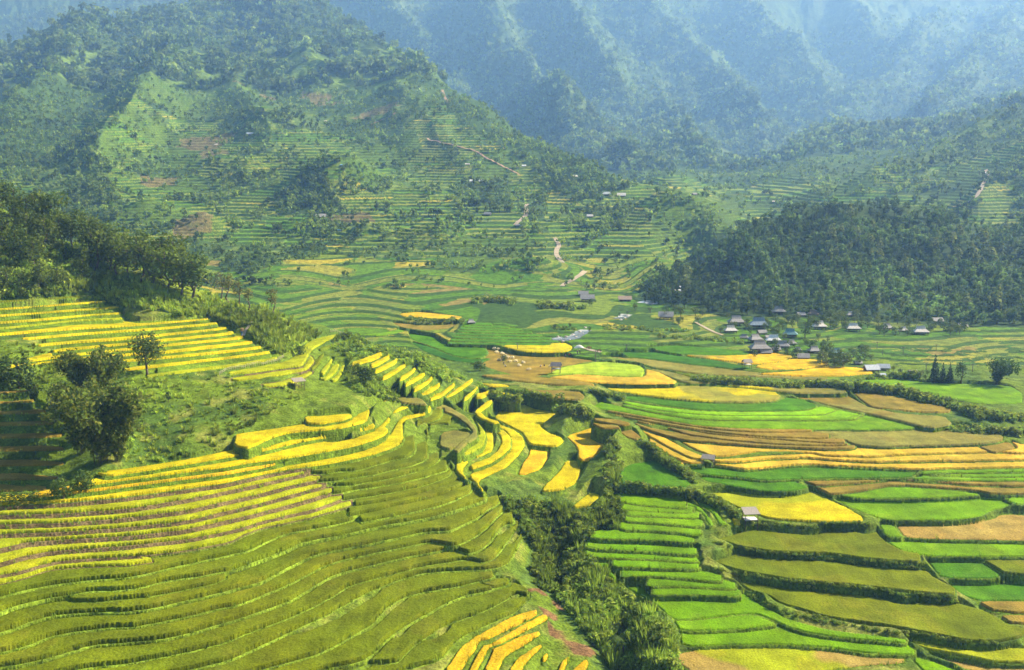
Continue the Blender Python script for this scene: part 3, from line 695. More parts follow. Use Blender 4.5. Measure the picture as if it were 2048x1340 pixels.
# ------------------------------------------------------------------ land forms added to the smooth base
UB, VB = project(X, Y, ZB)
Z = ZB.copy()
Lg2 = np.log(Y); Tt = X / Y
def ridge(pts, h, w):
    t, _ = ray(np.array([p[0] for p in pts], float), np.array([p[1] for p in pts], float))
    l = np.log(np.array([FD(p[2]) for p in pts], float)); h = h * FD(pts[0][2]) / pts[0][2]; o = np.argsort(l)
    tr = np.interp(Lg2, l[o], t[o]); k = np.abs(Tt - tr) / w
    k = k + 0.12 * vnoise(Tt * 60, Lg2 * 25, 31)
    fade = sstep(l.min() - 0.10, l.min() + 0.06, Lg2) * (1 - sstep(l.max() - 0.02, l.max() + 0.16, Lg2))
    return (0.8 * h * np.clip(1 - k, 0, 1) ** 1.3 * fade).astype(np.float32)
far = Y > 1000
for pts_, h, w in (([(965,40,2800),(1000,130,2350),(1060,210,1980),(1140,285,1650)],120,.050),([(1118,30,2900),(1150,110,2450),(1212,190,2080),(1225,215,2000)],150,.045),
                   ([(1270,40,3100),(1400,140,2650),(1450,230,2150),(1530,290,1850)],130,.060),([(1480,60,3300),(1600,170,2750),(1645,235,2350)],150,.055),
                   ([(1310,190,2150),(1370,270,1700),(1400,315,1520)],60,.05),([(715,-10,3300),(800,80,2750),(845,120,2500)],120,.045),([(1690,30,3700),(1760,180,2900)],170,.05),
                   ([(1880,60,3200),(1780,180,2500),(1680,240,2000)],80,.05),([(2040,40,3000),(1960,130,2400),(1860,200,1800)],90,.05),
                   ([(1240,300,1500),(1290,330,1400)],25,.03),
                   ([(330,130,1470),(265,255,1150),(190,345,930)],34,.055),([(440,140,1460),(500,220,1230),(540,290,1080)],20,.045),([(560,20,1780),(575,110,1520),(665,170,1370)],28,.05),
                   ([(160,60,1640),(90,180,1340),(10,250,1150)],30,.05),([(760,160,1390),(850,260,1150),(930,330,960)],14,.05),
                   ([(2000,240,1180),(1850,320,1050),(1740,370,960)],22,.05),([(2070,320,900),(1960,380,800)],14,.04)):
    Z += ridge(pts_, h, w)
def bump(u, v, ru, rv, h, dmin=0):
    p = hit(ZB, u, v, dmin)
    if p is None: return
    tx = ru / F * p[1]; e = ray(u, v)[1]
    ty = rv / F * p[1] * 4.0
    k = ((X - p[0]) / tx) ** 2 + ((Y - p[1]) / ty) ** 2
    Z[...] += (h * np.exp(-k * 1.3)).astype(np.float32)
for b_ in ((690,365,85,28,24,700),(405,455,60,16,12,600),(860,470,70,16,8,600),(1065,535,90,14,6,560),(490,345,60,18,12,800),(440,330,40,10,7,800),(1345,420,95,24,14,700),
           (600,455,60,12,8,600),(300,420,60,14,10,700),(870,390,60,16,9,700),(730,470,40,10,7,600),(560,260,60,14,10,900),(620,190,50,14,12,1000),(780,240,60,14,10,900),(200,390,50,12,8,700)):
    bump(*b_)
wood_poly = [(1290,600),(1345,545),(1400,500),(1450,455),(1500,425),(1600,400),(1750,395),(1900,418),(2050,452),(2300,470),(2300,660),(1900,652),(1700,640),(1560,635),(1440,632),(1400,620),(1394,610)]
WOOD = inpoly(UB, VB, wood_poly) & (Y > 425) & (Y < 720)
NEAR = (Y < 385)
rid = lambda x, y, o, s: (1 - np.abs(fbm(x, y, o, s))) * 2 - 1.55
Z += np.where(NEAR, 0.75 * fbm(X / 13, Y / 13, 3, 3) + 0.16 * vnoise(X / 1.9, Y / 1.9, 4), 0)
fm = sstep(560, 900, Y) * (~WOOD)
Z += fm * 5.0 * fbm(X / 95, Y / 95, 3, 11)
fm = sstep(1080, FD(1500), Y)
Z += fm * (17 * rid(X / 230, Y / 300, 4, 21))
fm = sstep(FD(1450), FD(2300), Y)
Z += fm * (42 * rid(X / 700, Y / 1150, 4, 25))
# canopy roughness where forest covers the slopes far off
Z += sstep(900, FD(1500), Y) * (3.6 * vnoise(X / 9, Y / 14, 41) + 4.0 * vnoise(X / 19, Y / 30, 42)) * (0.6 + 0.6 * sstep(FD(1500), FD(3000), Y))
Z = Z.astype(np.float32)

# ------------------------------------------------------------------ land cover of the ground that is not rice
GC = np.zeros((NR, NC, 3), np.float32)
def setc(m, c): GC[m] = c
def mixc(m, c, k):
    k = (k * m)[..., None]; GC[...] = GC * (1 - k) + np.asarray(c, np.float32) * k
n1 = fbm(X / 16, Y / 16, 4, 61); n2 = fbm(X / 5, Y / 5, 3, 62); n3 = fbm(X / 60, Y / 60, 4, 63)
GC[...] = (0.11, 0.17, 0.014)
mixc(np.ones_like(Z), (0.07, 0.125, 0.018), sstep(-0.1, 0.35, n1))
mixc(np.ones_like(Z), (0.20, 0.215, 0.04), 0.8 * sstep(0.12, 0.5, n2 * 0.6 + n3 * .6))
VIS = Y < 400
brush = inpoly(UB, VB, [(930,960),(985,975),(1060,960),(1110,985),(1180,1020),(1230,1010),(1225,1060),(1175,1080),(1165,1120),(1240,1190),(1394,1260),(1360,1345),(1200,1345),(1180,1320),(1110,1200),(1040,1160),(1060,1100),(1010,1030),(950,990)]) & VIS
mixc(brush, (0.075, 0.13, 0.022), 0.85)
soil = inpoly(UB, VB, [(1052,1180),(1078,1176),(1110,1200),(1160,1250),(1215,1290),(1260,1345),(1180,1345),(1140,1300),(1100,1270),(1085,1225)]) & VIS
mixc(soil, (0.17, 0.098, 0.045), sstep(-0.05, 0.15, n2 + .6 * n1))
mixc(inpoly(UB, VB, [(1240,600),(2300,640),(2300,730),(1240,730)]) & (Y > 340) & (Y < 560), (0.085, 0.17, 0.012), 0.6)
# crest slope of the near hill, pale green
mixc(inpoly(UB, VB, [(380,570),(480,600),(600,650),(640,680),(560,715),(470,660),(410,640),(330,610),(180,590),(100,540),(130,490),(250,540)]) & VIS, (0.15, 0.205, 0.015), 0.7)
# -- middle slopes: contour terraces and a patchwork of plots
MIDZ = ((Y > 392) | ((Y > 350) & (UB > 1030) & (VB < 735))) & (Y < 1394) & ~WOOD
st = np.interp(Y, [350, 430, 560, 650, 1394], [0.62, 0.75, 1.1, 1.9, 2.8]).astype(np.float32)
cid, cid2, cb = voronoi(X / 48 + 0.35 * n1, Y / 70 + 0.35 * fbm(X / 40, Y / 40, 2, 71), 77)
big, big2, bb_ = voronoi(X / 130 + 0.3 * n3, Y / 170, 99)
Zl = Z + 0.062 * np.clip(Y - 345, 0, 277)
lev = Zl / st + 0.5 * cid2
fl = np.floor(lev); frc = lev - fl
h1 = _hash(fl, np.floor(cid * 977), 5)
h2 = _hash(fl, np.floor(X / 30 + cid * 60 + n1), 6)
pal = np.array([(0.065,0.16,0.008),(0.085,0.18,0.010),(0.14,0.20,0.02),(0.17,0.20,0.03),(0.26,0.25,0.03),(0.36,0.30,0.03),(0.13,0.17,0.03),(0.05,0.135,0.010),(0.22,0.17,0.05),(0.12,0.20,0.010)], np.float32)
w_v = np.array([.22,.17,.13,.08,.06,.05,.06,.15,.03,.05]); w_m = np.array([.20,.20,.18,.10,.04,.02,.12,.08,.02,.06])
ci_v = np.searchsorted(np.cumsum(w_v / w_v.sum()), 0.55 * h1 + 0.45 * h2).clip(0, 9)
ci_m = np.searchsorted(np.cumsum(w_m / w_m.sum()), (0.35 * h1 + 0.25 * h2 + 0.40 * cid)).clip(0, 9)
tcol = np.where((Y < 640)[..., None], pal[ci_v], pal[ci_m])
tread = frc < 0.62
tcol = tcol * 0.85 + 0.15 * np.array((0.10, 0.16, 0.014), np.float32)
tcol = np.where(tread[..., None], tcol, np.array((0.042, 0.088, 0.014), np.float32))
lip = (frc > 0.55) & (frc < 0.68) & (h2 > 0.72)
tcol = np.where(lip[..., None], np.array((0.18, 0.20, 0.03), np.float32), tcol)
# patchwork use: 0 terrace, 1 brush, 2 meadow, 3 ploughed, 4 forest
use = np.zeros((NR, NC), np.int8)
upm = sstep(700, 1250, Y)
use[(cid2 > 0.93 - 0.18 * upm) & (Y > 600)] = 2
use[(cid2 < 0.03 + 0.20 * upm + 0.12 * (n3 > .25)) & (Y > 560)] = 1
use[(cid2 > 0.47) & (cid2 < 0.475 + 0.03 * upm)] = 3
use[(cb < 0.045) & (Y > 520) & (n1 > -0.15)] = 1
use[(n3 > 0.30) & (Y > 640) & (n1 > -.1)] = 1
MPOLY = {
 4: [[(-300,60),(180,30),(450,-40),(640,-20),(850,130),(830,156),(740,150),(660,120),(600,125),(540,105),(470,130),(440,185),(395,150),(330,175),(280,230),(235,205),(150,255),(205,330),(120,365),(0,330),(-300,330)],
     [(840,125),(960,200),(1080,275),(1200,315),(1260,370),(1200,395),(1120,385),(1060,330),(960,270),(880,215),(830,165)],
     [(645,325),(600,360),(552,402),(560,428),(650,425),(700,432),(660,390),(640,365)],[(905,362),(1000,358),(1045,390),(1010,412),(940,408)],[(1055,388),(1095,380),(1090,432),(1058,442)],
     [(1160,492),(1200,450),(1270,398),(1300,392),(1225,470),(1190,497)],
     [(1270,600),(1290,560),(1340,540),(1350,600),(1394,622)],[(330,345),(385,340),(390,355),(330,362)],[(260,350),(300,330),(330,340),(300,362)],[(180,380),(260,400),(230,440),(150,420)],
     [(330,480),(390,470),(420,520),(360,560)],[(440,515),(520,520),(510,545),(440,545)],[(565,495),(640,485),(660,500),(600,520)],[(660,240),(800,262),(780,285),(650,270)],[(480,205),(560,215),(545,240),(470,225)]],
 2: [[(1300,440),(1345,410),(1480,402),(1470,460),(1420,495),(1350,490),(1310,478)],[(275,180),(345,165),(385,215),(372,245),(285,222)],[(430,130),(520,128),(560,165),(520,190),(470,172)],[(200,40),(260,45),(230,75),(190,60)],[(690,165),(770,185),(700,190)],[(1394,395),(1400,390),(1420,402),(1350,415)],[(1120,215),(1160,265),(1150,275),(1060,225)]],
 1: [[(60,330),(200,330),(250,420),(120,420)]],
 3: [[(655,428),(735,425),(750,440),(660,446)],[(345,435),(440,430),(420,470),(350,480)],[(400,306),(455,304),(460,314),(400,318)],[(560,130),(610,120),(640,140),(580,160)],[(1280,395),(1394,400),(1310,420),(1280,412)],[(280,355),(360,355),(350,366),(285,366)],[(520,190),(560,192),(550,205),(525,203)]],
 0: [[(1170,495),(1220,460),(1280,440),(1300,490),(1410,500),(1390,540),(1180,530)],[(960,540),(1010,512),(1150,515),(1180,545),(1120,572),(930,570)],[(1240,340),(1394,350),(1440,380),(1240,362)],[(1480,360),(1650,370),(1600,400),(1490,400)]],
}
for k, ps in MPOLY.items():
    for q in ps:
        m = inpoly(UB + 6 * n2, VB + 4 * n1, q) & MIDZ
        if max(v for u, v in q) > 300: m &= (Y > 480)
        use[m] = k
use[(Y > 1180) & (use == 0)] = 4
use[(Y > 1000) & (use == 0) & (X > 330)] = 1
terr = MIDZ & ((use == 0) | (use == 2) | (use == 3)) & (PID < 0)
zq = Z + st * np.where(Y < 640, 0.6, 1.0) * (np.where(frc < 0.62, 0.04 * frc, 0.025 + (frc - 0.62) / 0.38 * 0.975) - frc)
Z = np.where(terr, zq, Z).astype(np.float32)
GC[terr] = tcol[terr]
TCOL0 = terr & (use == 0)
for k, c in ((1, (0.055,0.10,0.02)), (2, (0.085,0.145,0.018)), (3, (0.15,0.125,0.045)), (4, (0.045,0.085,0.02))):
    m = MIDZ & (use == k); GC[m] = c
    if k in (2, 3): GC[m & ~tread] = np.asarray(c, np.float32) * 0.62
m = MIDZ & (use == 1); mixc(m, (0.12,0.17,0.03), sstep(0.0, 0.4, n2))
m = MIDZ & (use == 2); mixc(m, (0.06,0.115,0.016), sstep(-0.1, 0.35, n2 * .5 + n1 * .6))
# ploughed and weeded plots keep faint contour rows
rows_ = (np.abs(((Z / 0.9) % 1) - 0.5) < 0.18)
GC[MIDZ & (use == 3) & rows_] = (0.12, 0.12, 0.04)
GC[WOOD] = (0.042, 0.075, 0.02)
mixc(WOOD & inpoly(UB, VB, [(1440,560),(1470,540),(1560,548),(1580,560),(1500,570)]), (0.10,0.18,0.02), .9)
mixc(WOOD & inpoly(UB, VB, [(1360,560),(1400,530),(1420,520),(1380,575)]), (0.13,0.18,0.03), .8)
FARM = Y >= 1394
GC[FARM] = (0.036, 0.066, 0.018)
mixc(FARM, (0.075, 0.11, 0.03), 0.7 * sstep(0.1, 0.5, n3 + 0.3 * fbm(X / 150, Y / 200, 3, 91)))
EDGE = FARM & (Y < 2050) & (X < 60)
mixc(EDGE, (0.075, 0.125, 0.018), .9 * sstep(-0.15, 0.2, n3 + 0.4 * n1) * (1 - sstep(1500, 2050, Y)))
GC[MIDZ] *= (1 + 0.14 * sstep(480, 800, Y[MIDZ]))[:, None]
GC[FARM] *= 1.25
# right-hand slopes beyond the wooded hill
rs = (Y > 700) & (Y < 1394) & (Tt > 0.20) & ~WOOD
mixc(rs & (use != 0), (0.05, 0.09, 0.022), 0.75 * sstep(-0.3, 0.2, n3 + 0.2 * n1))

# ------------------------------------------------------------------ lay the terraces in
IN = PID >= 0
Z = np.where(IN, PZ, Z).astype(np.float32)
# banks: ground next to a terrace neither hangs below it nor stands over it as a cliff
def banks(s_lo, s_hi):
    lim = int(np.searchsorted(DR, 400)); dx = DR * (TC[1] - TC[0])
    for pas in range(2):
        for fn, s, sg in ((np.maximum, s_lo, -1), (np.minimum, s_hi, 1)):
            for rows in (range(1, lim), range(lim - 2, -1, -1)):
                stp = 1 if rows.step == 1 else -1
                for r in rows:
                    dy = abs(DR[r] - DR[r - stp]); Z[r] = np.where(IN[r], Z[r], fn(Z[r], Z[r - stp] + sg * s * dy))
            for cols in (range(1, NC), range(NC - 2, -1, -1)):
                stp = 1 if cols.step == 1 else -1
                for c in cols: Z[:lim, c] = np.where(IN[:lim, c], Z[:lim, c], fn(Z[:lim, c], Z[:lim, c - stp] + sg * s * dx[:lim]))
banks(0.85, 1.3)
CROP = np.zeros((NR, NC), bool)
rowstep = np.gradient(DR)
# grassy batter: the back of each tread slopes up to the edge of the next terrace
BAT = {'upper yellow strips': 5.0, 'green strips with soil risers': 1.3, 'golden curling terraces': 1.5, 'slanting yellow strips': 2.2, 'curving yellow terraces': 1.8, 'golden bands on the spur': 1.6, 'shaded strips by the bamboo': 2.0}
batp = np.array([BAT.get(p['stack'], 0.45) for p in PL] + [0], np.float32)
lim = int(np.searchsorted(DR, 345)); DU = np.full((lim, NC), 1e3, np.float32); UZ = np.zeros((lim, NC), np.float32); DF = np.zeros((lim, NC), np.float32)
for r in range(lim - 2, -1, -1):
    dy = DR[r + 1] - DR[r]; samep = PID[r] == PID[r + 1]; upw = IN[r] & ~samep & (Z[r + 1] > Z[r] + .15)
    DU[r] = np.where(samep, DU[r + 1] + dy, np.where(upw, dy, 1e3)); UZ[r] = np.where(samep, UZ[r + 1], Z[r + 1])
for r in range(1, lim):
    DF[r] = np.where(PID[r] == PID[r - 1], DF[r - 1] + (DR[r] - DR[r - 1]), 0)
bt = np.minimum(batp[PID[:lim]], 0.58 * (DF + DU)); BATM = np.zeros((NR, NC), bool)
mB = IN[:lim] & (DU < bt) & (UZ - Z[:lim] < 2.6)
BATM[:lim] = mB
kz = np.clip(DU / np.maximum(bt, .01), 0, 1) ** 0.9
Z[:lim] = np.where(mB, UZ - (UZ - Z[:lim]) * kz, Z[:lim])
ri, ci = np.nonzero(IN)
ok = np.ones(len(ri), bool)
pid0 = PID[ri, ci]; pz0 = PZ[ri, ci]
for ang in range(8):
    bw = np.where(DR[ri] < 260, 0.40, 0.42) * (1 + 0.22 * n2[ri, ci])
    dx = bw * math.cos(ang * math.pi / 4); dy = bw * math.sin(ang * math.pi / 4)
    r2 = np.clip(ri + np.rint(dy / rowstep[ri]).astype(int), 0, NR - 1)
    c2 = np.clip(ci + np.rint(dx / (DR[ri] * (TC[1] - TC[0]))).astype(int), 0, NC - 1)
    other = PID[r2, c2] != pid0
    lower = PZ[r2, c2] < pz0 + 0.25
    ok &= ~(other & lower)
CROP[ri[ok], ci[ok]] = True
CROP &= ~BATM
crop_h = np.array([p['crop'] for p in PL] + [0], np.float32)
ccol = np.array([p['col'] for p in PL] + [(0, 0, 0)], np.float32)
bcol = np.array([p['bank'] for p in PL] + [(0, 0, 0)], np.float32)
tuft = 0.5 + 0.5 * vnoise(X / 0.55, Y / 0.55, 12)
RH = crop_h[PID] * (0.80 + 0.10 * n2 + 0.07 * tuft) + 0.03 * (rng.random((NR, NC)).astype(np.float32) - 0.5)
RH = RH + 0.035 * vnoise(X / 0.28, Y / 0.45, 14)
# colours of the rice: whole field, ripening in drifts
RC = ccol[PID] * (1 + 0.20 * n1 + 0.14 * n2)[..., None]
hue_ = fbm(X / 11, Y / 17, 3, 57)
RC[..., 0] *= 1 + 0.2 * hue_
RC[..., 1] *= 1 + 0.08 * hue_
c2s = [i for i, p in enumerate(PL) if p['col2'] is not None]
for i in c2s:
    m = PID == i
    k = sstep(-0.08, 0.10, fbm(X[m] / 14, Y[m] / 22, 3, 51 + i))[:, None]
    RC[m] = RC[m] * (1 - k) + np.asarray(PL[i]['col2'], np.float32) * k
strk = fbm(X / 1.1, Y / 10, 2, 58); RC *= (1 + 0.16 * strk)[..., None]
k = (0.30 * sstep(0.22, 0.45, fbm(X / 4.5, Y / 7, 3, 59)))[..., None]; RC = RC * (1 - k) + (RC * np.array((1.5, 1.15, 1.0), np.float32) + 0.01) * k
# ripening gold, greener towards the stalks' shade side is left to the light
rip = 0.5 + 0.5 * fbm(X / 7, Y / 7, 3, 55)
isy = np.array([p['col'] in (YEL, YG) for p in PL] + [False])[PID] & CROP
RC[isy] = RC[isy] * (1 - 0.35 * rip[isy, None]) + np.asarray((0.40, 0.42, 0.012), np.float32) * (0.35 * rip[isy, None])
so = np.array([p['stack'] == 'green strips with soil risers' for p in PL] + [False])[PID] & CROP
k = (0.75 * sstep(-20, 12, X + 10 * n1))[so][:, None]
RC[so] = RC[so] * (1 - k) + np.asarray((0.52, 0.43, 0.012), np.float32) * k
# bunds and risers
bn = IN & ~CROP
GC[bn] = bcol[PID[bn]] * (1 + 0.35 * n2[bn] + 0.25 * n1[bn])[:, None]
ZF = Z.copy()                    # bare ground with terraces
ZC = np.where(CROP, Z + RH, Z).astype(np.float32)   # top of the crop
UF, VF = project(X, Y, ZF)
GC *= (1 + 0.22 * (rng.random((NR, NC, 1)).astype(np.float32) - 0.5))

# ------------------------------------------------------------------ meshes cut from the lattice
idx = np.arange(NR * NC).reshape(NR, NC)
Q = np.stack([idx[:-1, :-1], idx[:-1, 1:], idx[1:, 1:], idx[1:, :-1]], -1).reshape(-1, 4)
pf = PID.ravel()[Q]; cf = CROP.ravel()[Q]
same = (pf == pf[:, :1]).all(1) & (pf[:, 0] >= 0)
fcrop = same & cf.any(1)
VC = np.stack([X, Y, ZC], -1).reshape(-1, 3); VG = VC
def cut(name, faces, cols, mat, smooth=False, verts=VC):
    u, inv = np.unique(faces.ravel(), return_inverse=True)
    return mesh_np(name, verts[u], inv.reshape(-1, 4), mat, cols[u], smooth=smooth)
gf = Q[~fcrop]
gy = Y.ravel()[gf[:, 0]]; gw = WOOD.ravel()[gf[:, 0]]; gx = X.ravel()[gf[:, 0]]; gt = gx / gy
gu = UB.ravel()[gf[:, 0]]; gv = VB.ravel()[gf[:, 0]]
right_valley = (gy <= 392) & ~(NEAR.ravel()[gf[:, 0]] & (gu < 1240 - 0.0 * gv) & (gy < 392) & inpoly(gu, gv, [(-900,300),(0,395),(400,565),(700,655),(960,760),(1010,805),(1145,832),(1235,880),(1235,990),(1170,1080),(1170,1120),(1300,1270),(1394,1900),(-900,1900)]))
GCf = GC.reshape(-1, 3)
wooded = gw & (gy > 425)
mid = (gy > 392) & (gy < 1394) & ~wooded
rng_far = gy >= 1394
leftm = rng_far & (gy < FD(2000)) & (gt < -0.02)
parts_ = (("hillside", (gy <= 392) & ~right_valley, M_GROUND, "near hillside of grass, banks and bare risers in the left foreground"),
          ("valley_floor", right_valley, M_GROUND, "banks and bunds of the valley floor on the right"),
          ("terraced_hills", mid, M_GROUND, "middle slopes cut into thin terraces below the mountain"),
          ("hill", wooded, M_GROUND, "low dark hill behind the village, covered with trees"),
          ("mountain", leftm, M_FAR, "left mountain rising above the terraced slopes"),
          ("mountain_range", rng_far & ~leftm, M_FAR, "hazy blue mountain range closing the valley"))
for nm, m, mt, lb in parts_:
    if m.any():
        o = cut(nm, gf[m], GCf, mt, smooth=(nm in ("mountain_range", "mountain")))
        tag(o, lb, nm.replace("_", " "), kind="structure")
CW = {'GOLD': 'golden'}
def cword(c):
    return {GOLD: 'ripe golden', YEL: 'yellow', YG: 'yellow green', OLV: 'olive green', LIME: 'lime green', BRT: 'bright green', MID: 'deep green', DRK: 'dark green', TAN: 'tan', BRN: 'brownish', ORC: 'ochre golden', OLB: 'olive brown', STB: 'stubble brown'}.get(c, 'vivid green')
fpid = pf[:, 0]
order = np.argsort(fpid[fcrop], kind='stable')
cfaces = Q[fcrop][order]; cp_ids = fpid[fcrop][order]
bounds = np.searchsorted(cp_ids, np.arange(len(PL) + 1))
RCf = RC.reshape(-1, 3)
ORD = ["first","second","third","fourth","fifth","sixth","seventh","eighth","ninth","tenth","eleventh","twelfth","thirteenth","fourteenth","fifteenth","sixteenth","seventeenth","eighteenth","nineteenth","twentieth"]
def ordw(k):
    return ORD[k] if k < 20 else "twenty " + ORD[k - 20] if k < 39 else "last"
cnt = {}
for i, p in enumerate(PL):
    f = cfaces[bounds[i]:bounds[i + 1]]
    if len(f) < 12: continue
    k = cnt.get(p['stack'], 0); cnt[p['stack']] = k + 1
    o = cut("rice_terrace" if 'strip' in p['stack'] or 'terrace' in p['stack'] or 'band' in p['stack'] else "rice_field", f, RCf, M_RICE)
    tag(o, f"{cword(p['col'])} rice, {ordw(k)} from the top of the {p['stack']}", "rice field", p['stack'], "structure")
# ------------------------------------------------------------------ plants
def hits(Zf, us, vs, dmin=0.0):
    us = np.asarray(us, float); vs = np.asarray(vs, float); out = np.full((len(us), 3), np.nan)
    t, e = ray(us, vs); c = np.clip(np.rint((t - TC[0]) / (TC[1] - TC[0])).astype(int), 0, NC - 1)
    for i in range(0, len(us), 1500):
        zc = Zf[:, c[i:i + 1500]]; zr = CAMZ - e[None, i:i + 1500] * DR[:, None]
        b = (zr <= zc) & (DR[:, None] >= dmin); k = b.argmax(0); okk = b.any(0); d = DR[k]
        kk = np.maximum(k - 1, 0); j = np.arange(zc.shape[1])
        a0 = zr[kk, j] - zc[kk, j]; a1 = zr[k, j] - zc[k, j]
        f = np.where((a0 > 0) & (k > 0), a0 / np.maximum(a0 - a1, 1e-6), 1.0); d = DR[kk] + (d - DR[kk]) * f
        o = np.stack([TC[c[i:i + 1500]] * d, d, zc[k, j]], -1); o[~okk] = np.nan; out[i:i + 1500] = o
    return out

def leafcloud(lobes, nq, size, base, seed, var=0.35, flat=0.0, inner=0.55, tipcol=None):
    """quads scattered through ellipsoid lobes (cx,cy,cz,rx,ry,rz): uneven outline, gaps, leaves facing all ways"""
    g = np.random.default_rng(seed); lobes = np.asarray(lobes, float)
    w = (lobes[:, 3] * lobes[:, 4] * lobes[:, 5]) ** (2 / 3); w /= w.sum()
    li = g.choice(len(lobes), nq, p=w); L = lobes[li]
    d = g.normal(size=(nq, 3)); d /= np.linalg.norm(d, axis=1, keepdims=True)
    r = inner + (1.08 - inner) * g.random(nq) ** 0.6
    # clumps: pull leaves towards a few twig ends on each lobe
    tw = g.normal(size=(max(6, nq // 9), 3)); tw /= np.linalg.norm(tw, axis=1, keepdims=True)
    ti = g.integers(0, len(tw), nq); d = d * 0.55 + tw[ti] * 0.75; d /= np.linalg.norm(d, axis=1, keepdims=True)
    c = L[:, :3] + d * L[:, 3:] * r[:, None]
    nrm = d + g.normal(size=(nq, 3)) * 0.75; nrm[:, 2] += 0.35 - flat; nrm /= np.linalg.norm(nrm, axis=1, keepdims=True)
    a = np.cross(nrm, g.normal(size=(nq, 3))); a /= np.linalg.norm(a, axis=1, keepdims=True) + 1e-9; b = np.cross(nrm, a)
    s = size * (0.55 + 0.9 * g.random(nq))[:, None]; a = a * s; b = b * s * 0.62
    v = np.stack([c - a, c - b * .9 + a * .1, c + a, c + b], 1)
    v[:, 1] += nrm * s * 0.12; v[:, 3] += nrm * s * 0.12
    k = 1 + var * (g.random(nq)[:, None] * 2 - 1); twk = 1 + 0.25 * (g.random(len(tw))[ti][:, None] * 2 - 1)
    col = 1.45 * np.asarray(base, float)[None] * k * twk
    if tipcol is not None:
        m = g.random(nq) < 0.3; col[m] = 1.4 * np.asarray(tipcol) * k[m]
    return v.reshape(-1, 3), np.arange(nq * 4).reshape(-1, 4), np.repeat(col, 4, 0)

def join(parts):
    V, Fq, C_, o = [], [], [], 0
    for v, f, c in parts:
        V.append(v); Fq.append(f + o); C_.append(c); o += len(v)
    return np.concatenate(V), np.concatenate(Fq), np.concatenate(C_)

def crown_lobes(g, n, R_, H, z0, spread=0.6):
    L = [(0, 0, z0 + H * .5, R_ * .75, R_ * .75, H * .48)]
    for i in range(n):
        a = g.random() * 6.28; q = spread * R_ * (0.55 + 0.45 * g.random()); z = z0 + H * (0.22 + 0.66 * g.random()); k = 0.30 + 0.22 * g.random()
        L.append((q * math.cos(a), q * math.sin(a), z, R_ * k, R_ * k, R_ * k * .85))
    return L

def trunk_mb(g, H, r, lean=0.0, limbs=5, zfork=0.45):
    mb = MB(); p = Vector((0, 0, -0.4)); top = Vector((lean, lean * .4, H)); seg = 4; prev = p; pr = r * 1.25
    for i in range(1, seg + 1):
        k = i / seg; q = p.lerp(top, k) + Vector((g.normal() * .06 * H * k * (1 - k) * 4, g.normal() * .06 * H * k * (1 - k) * 4, 0)); rr = r * (1 - .72 * k)
        mb.bar(prev, q, pr, rr, 7); prev, pr = q, rr
    for i in range(limbs):
        z = H * (zfork + (0.95 - zfork) * i / max(1, limbs)); a = i * 2.4 + g.random(); s = Vector((lean * z / H, lean * .4 * z / H, z))
        mb.bar(s, s + Vector((math.cos(a), math.sin(a), .75)) * H * .26, r * .42, r * .12, 5)
    return mb

def make_tree(name, seed, H, R_, col, crown_from=0.3, lobes=9, nq=420, leaf=0.4, lean=0.0, tip=None, var=.35):
    """tree of height H, crown radius R_: Empty > trunk, crown"""
    g = np.random.default_rng(seed); e = empty(name, (0, 0, 0))
    trunk_mb(g, H * .86, 0.022 * H + .05, lean, 5, max(.3, crown_from)).build("trunk", M_BARK, e, True)
    L = crown_lobes(g, lobes, R_, H * (1 - crown_from), H * crown_from)
    L = [(x + lean * .7, y, z, a, b, c) for x, y, z, a, b, c in L]
    v, f, c = leafcloud(L, nq, leaf, col, seed + 1, var=var, tipcol=tip)
    mesh_np("crown", v, f, M_LEAF, c, e)
    return e

def make_conifer(name, seed, H, R_, col, nq=380):
    g = np.random.default_rng(seed); e = empty(name, (0, 0, 0))
    mb = MB(); mb.bar((0, 0, -.3), (0, 0, H * .97), 0.02 * H + .04, 0.02, 7)
    L = []
    for i in range(15):
        k = i / 14; z = H * (0.08 + 0.88 * k); rr = R_ * (1.05 - k) ** 0.85 * (0.8 + 0.35 * g.random())
        for j in range(5):
            a = j * 1.257 + i * 0.7 + g.random() * .4; q = rr * .55
            L.append((q * math.cos(a), q * math.sin(a), z - rr * .12, rr * .42, rr * .42, H * .035))
            if k < .9: mb.bar((0, 0, z), (rr * .9 * math.cos(a), rr * .9 * math.sin(a), z - rr * .2), .035, .015, 4)
    mb.build("trunk", M_BARK, e, True)
    v, f, c = leafcloud(L, nq, 0.36, col, seed + 1, inner=.3)
    mesh_np("crown", v, f, M_LEAF, c, e)
    return e

def make_bamboo(name, seed, H, R_, col, culms=26, nq=900, leaf=.36, lean=(0, 0), tip=None):
    """clump of arching canes: Empty > canes, foliage"""
    g = np.random.default_rng(seed); e = empty(name, (0, 0, 0)); mb = MB(); L = []
    for i in range(culms):
        a = g.random() * 6.28; hh = H * (.6 + .4 * g.random()); q0 = R_ * .25 * g.random(); out = R_ * (.45 + .6 * g.random())
        s = Vector((q0 * math.cos(a), q0 * math.sin(a), -.3)); prev = s
        for k in (.3, .55, .78, .93, 1.0):
            w = k ** 2.4
            p = Vector((s.x + out * w * math.cos(a) + lean[0] * k * k, s.y + out * w * math.sin(a) + lean[1] * k * k, hh * (k - .12 * w)))
            mb.bar(prev, p, .05, .035, 5); prev = p
            if True:
                rr = R_ * (.17 + .14 * g.random()); L.append((p.x, p.y, p.z, rr, rr, rr * 1.25))
    mb.build("canes", plain_mat("cane", (0.12, 0.13, 0.04), .6, .3) if "cane" not in bpy.data.materials else bpy.data.materials["cane"], e, True)
    v, f, c = leafcloud(L, nq, leaf, col, seed + 1, tipcol=tip, inner=.2)
    mesh_np("foliage", v, f, M_LEAF, c, e)
    return e

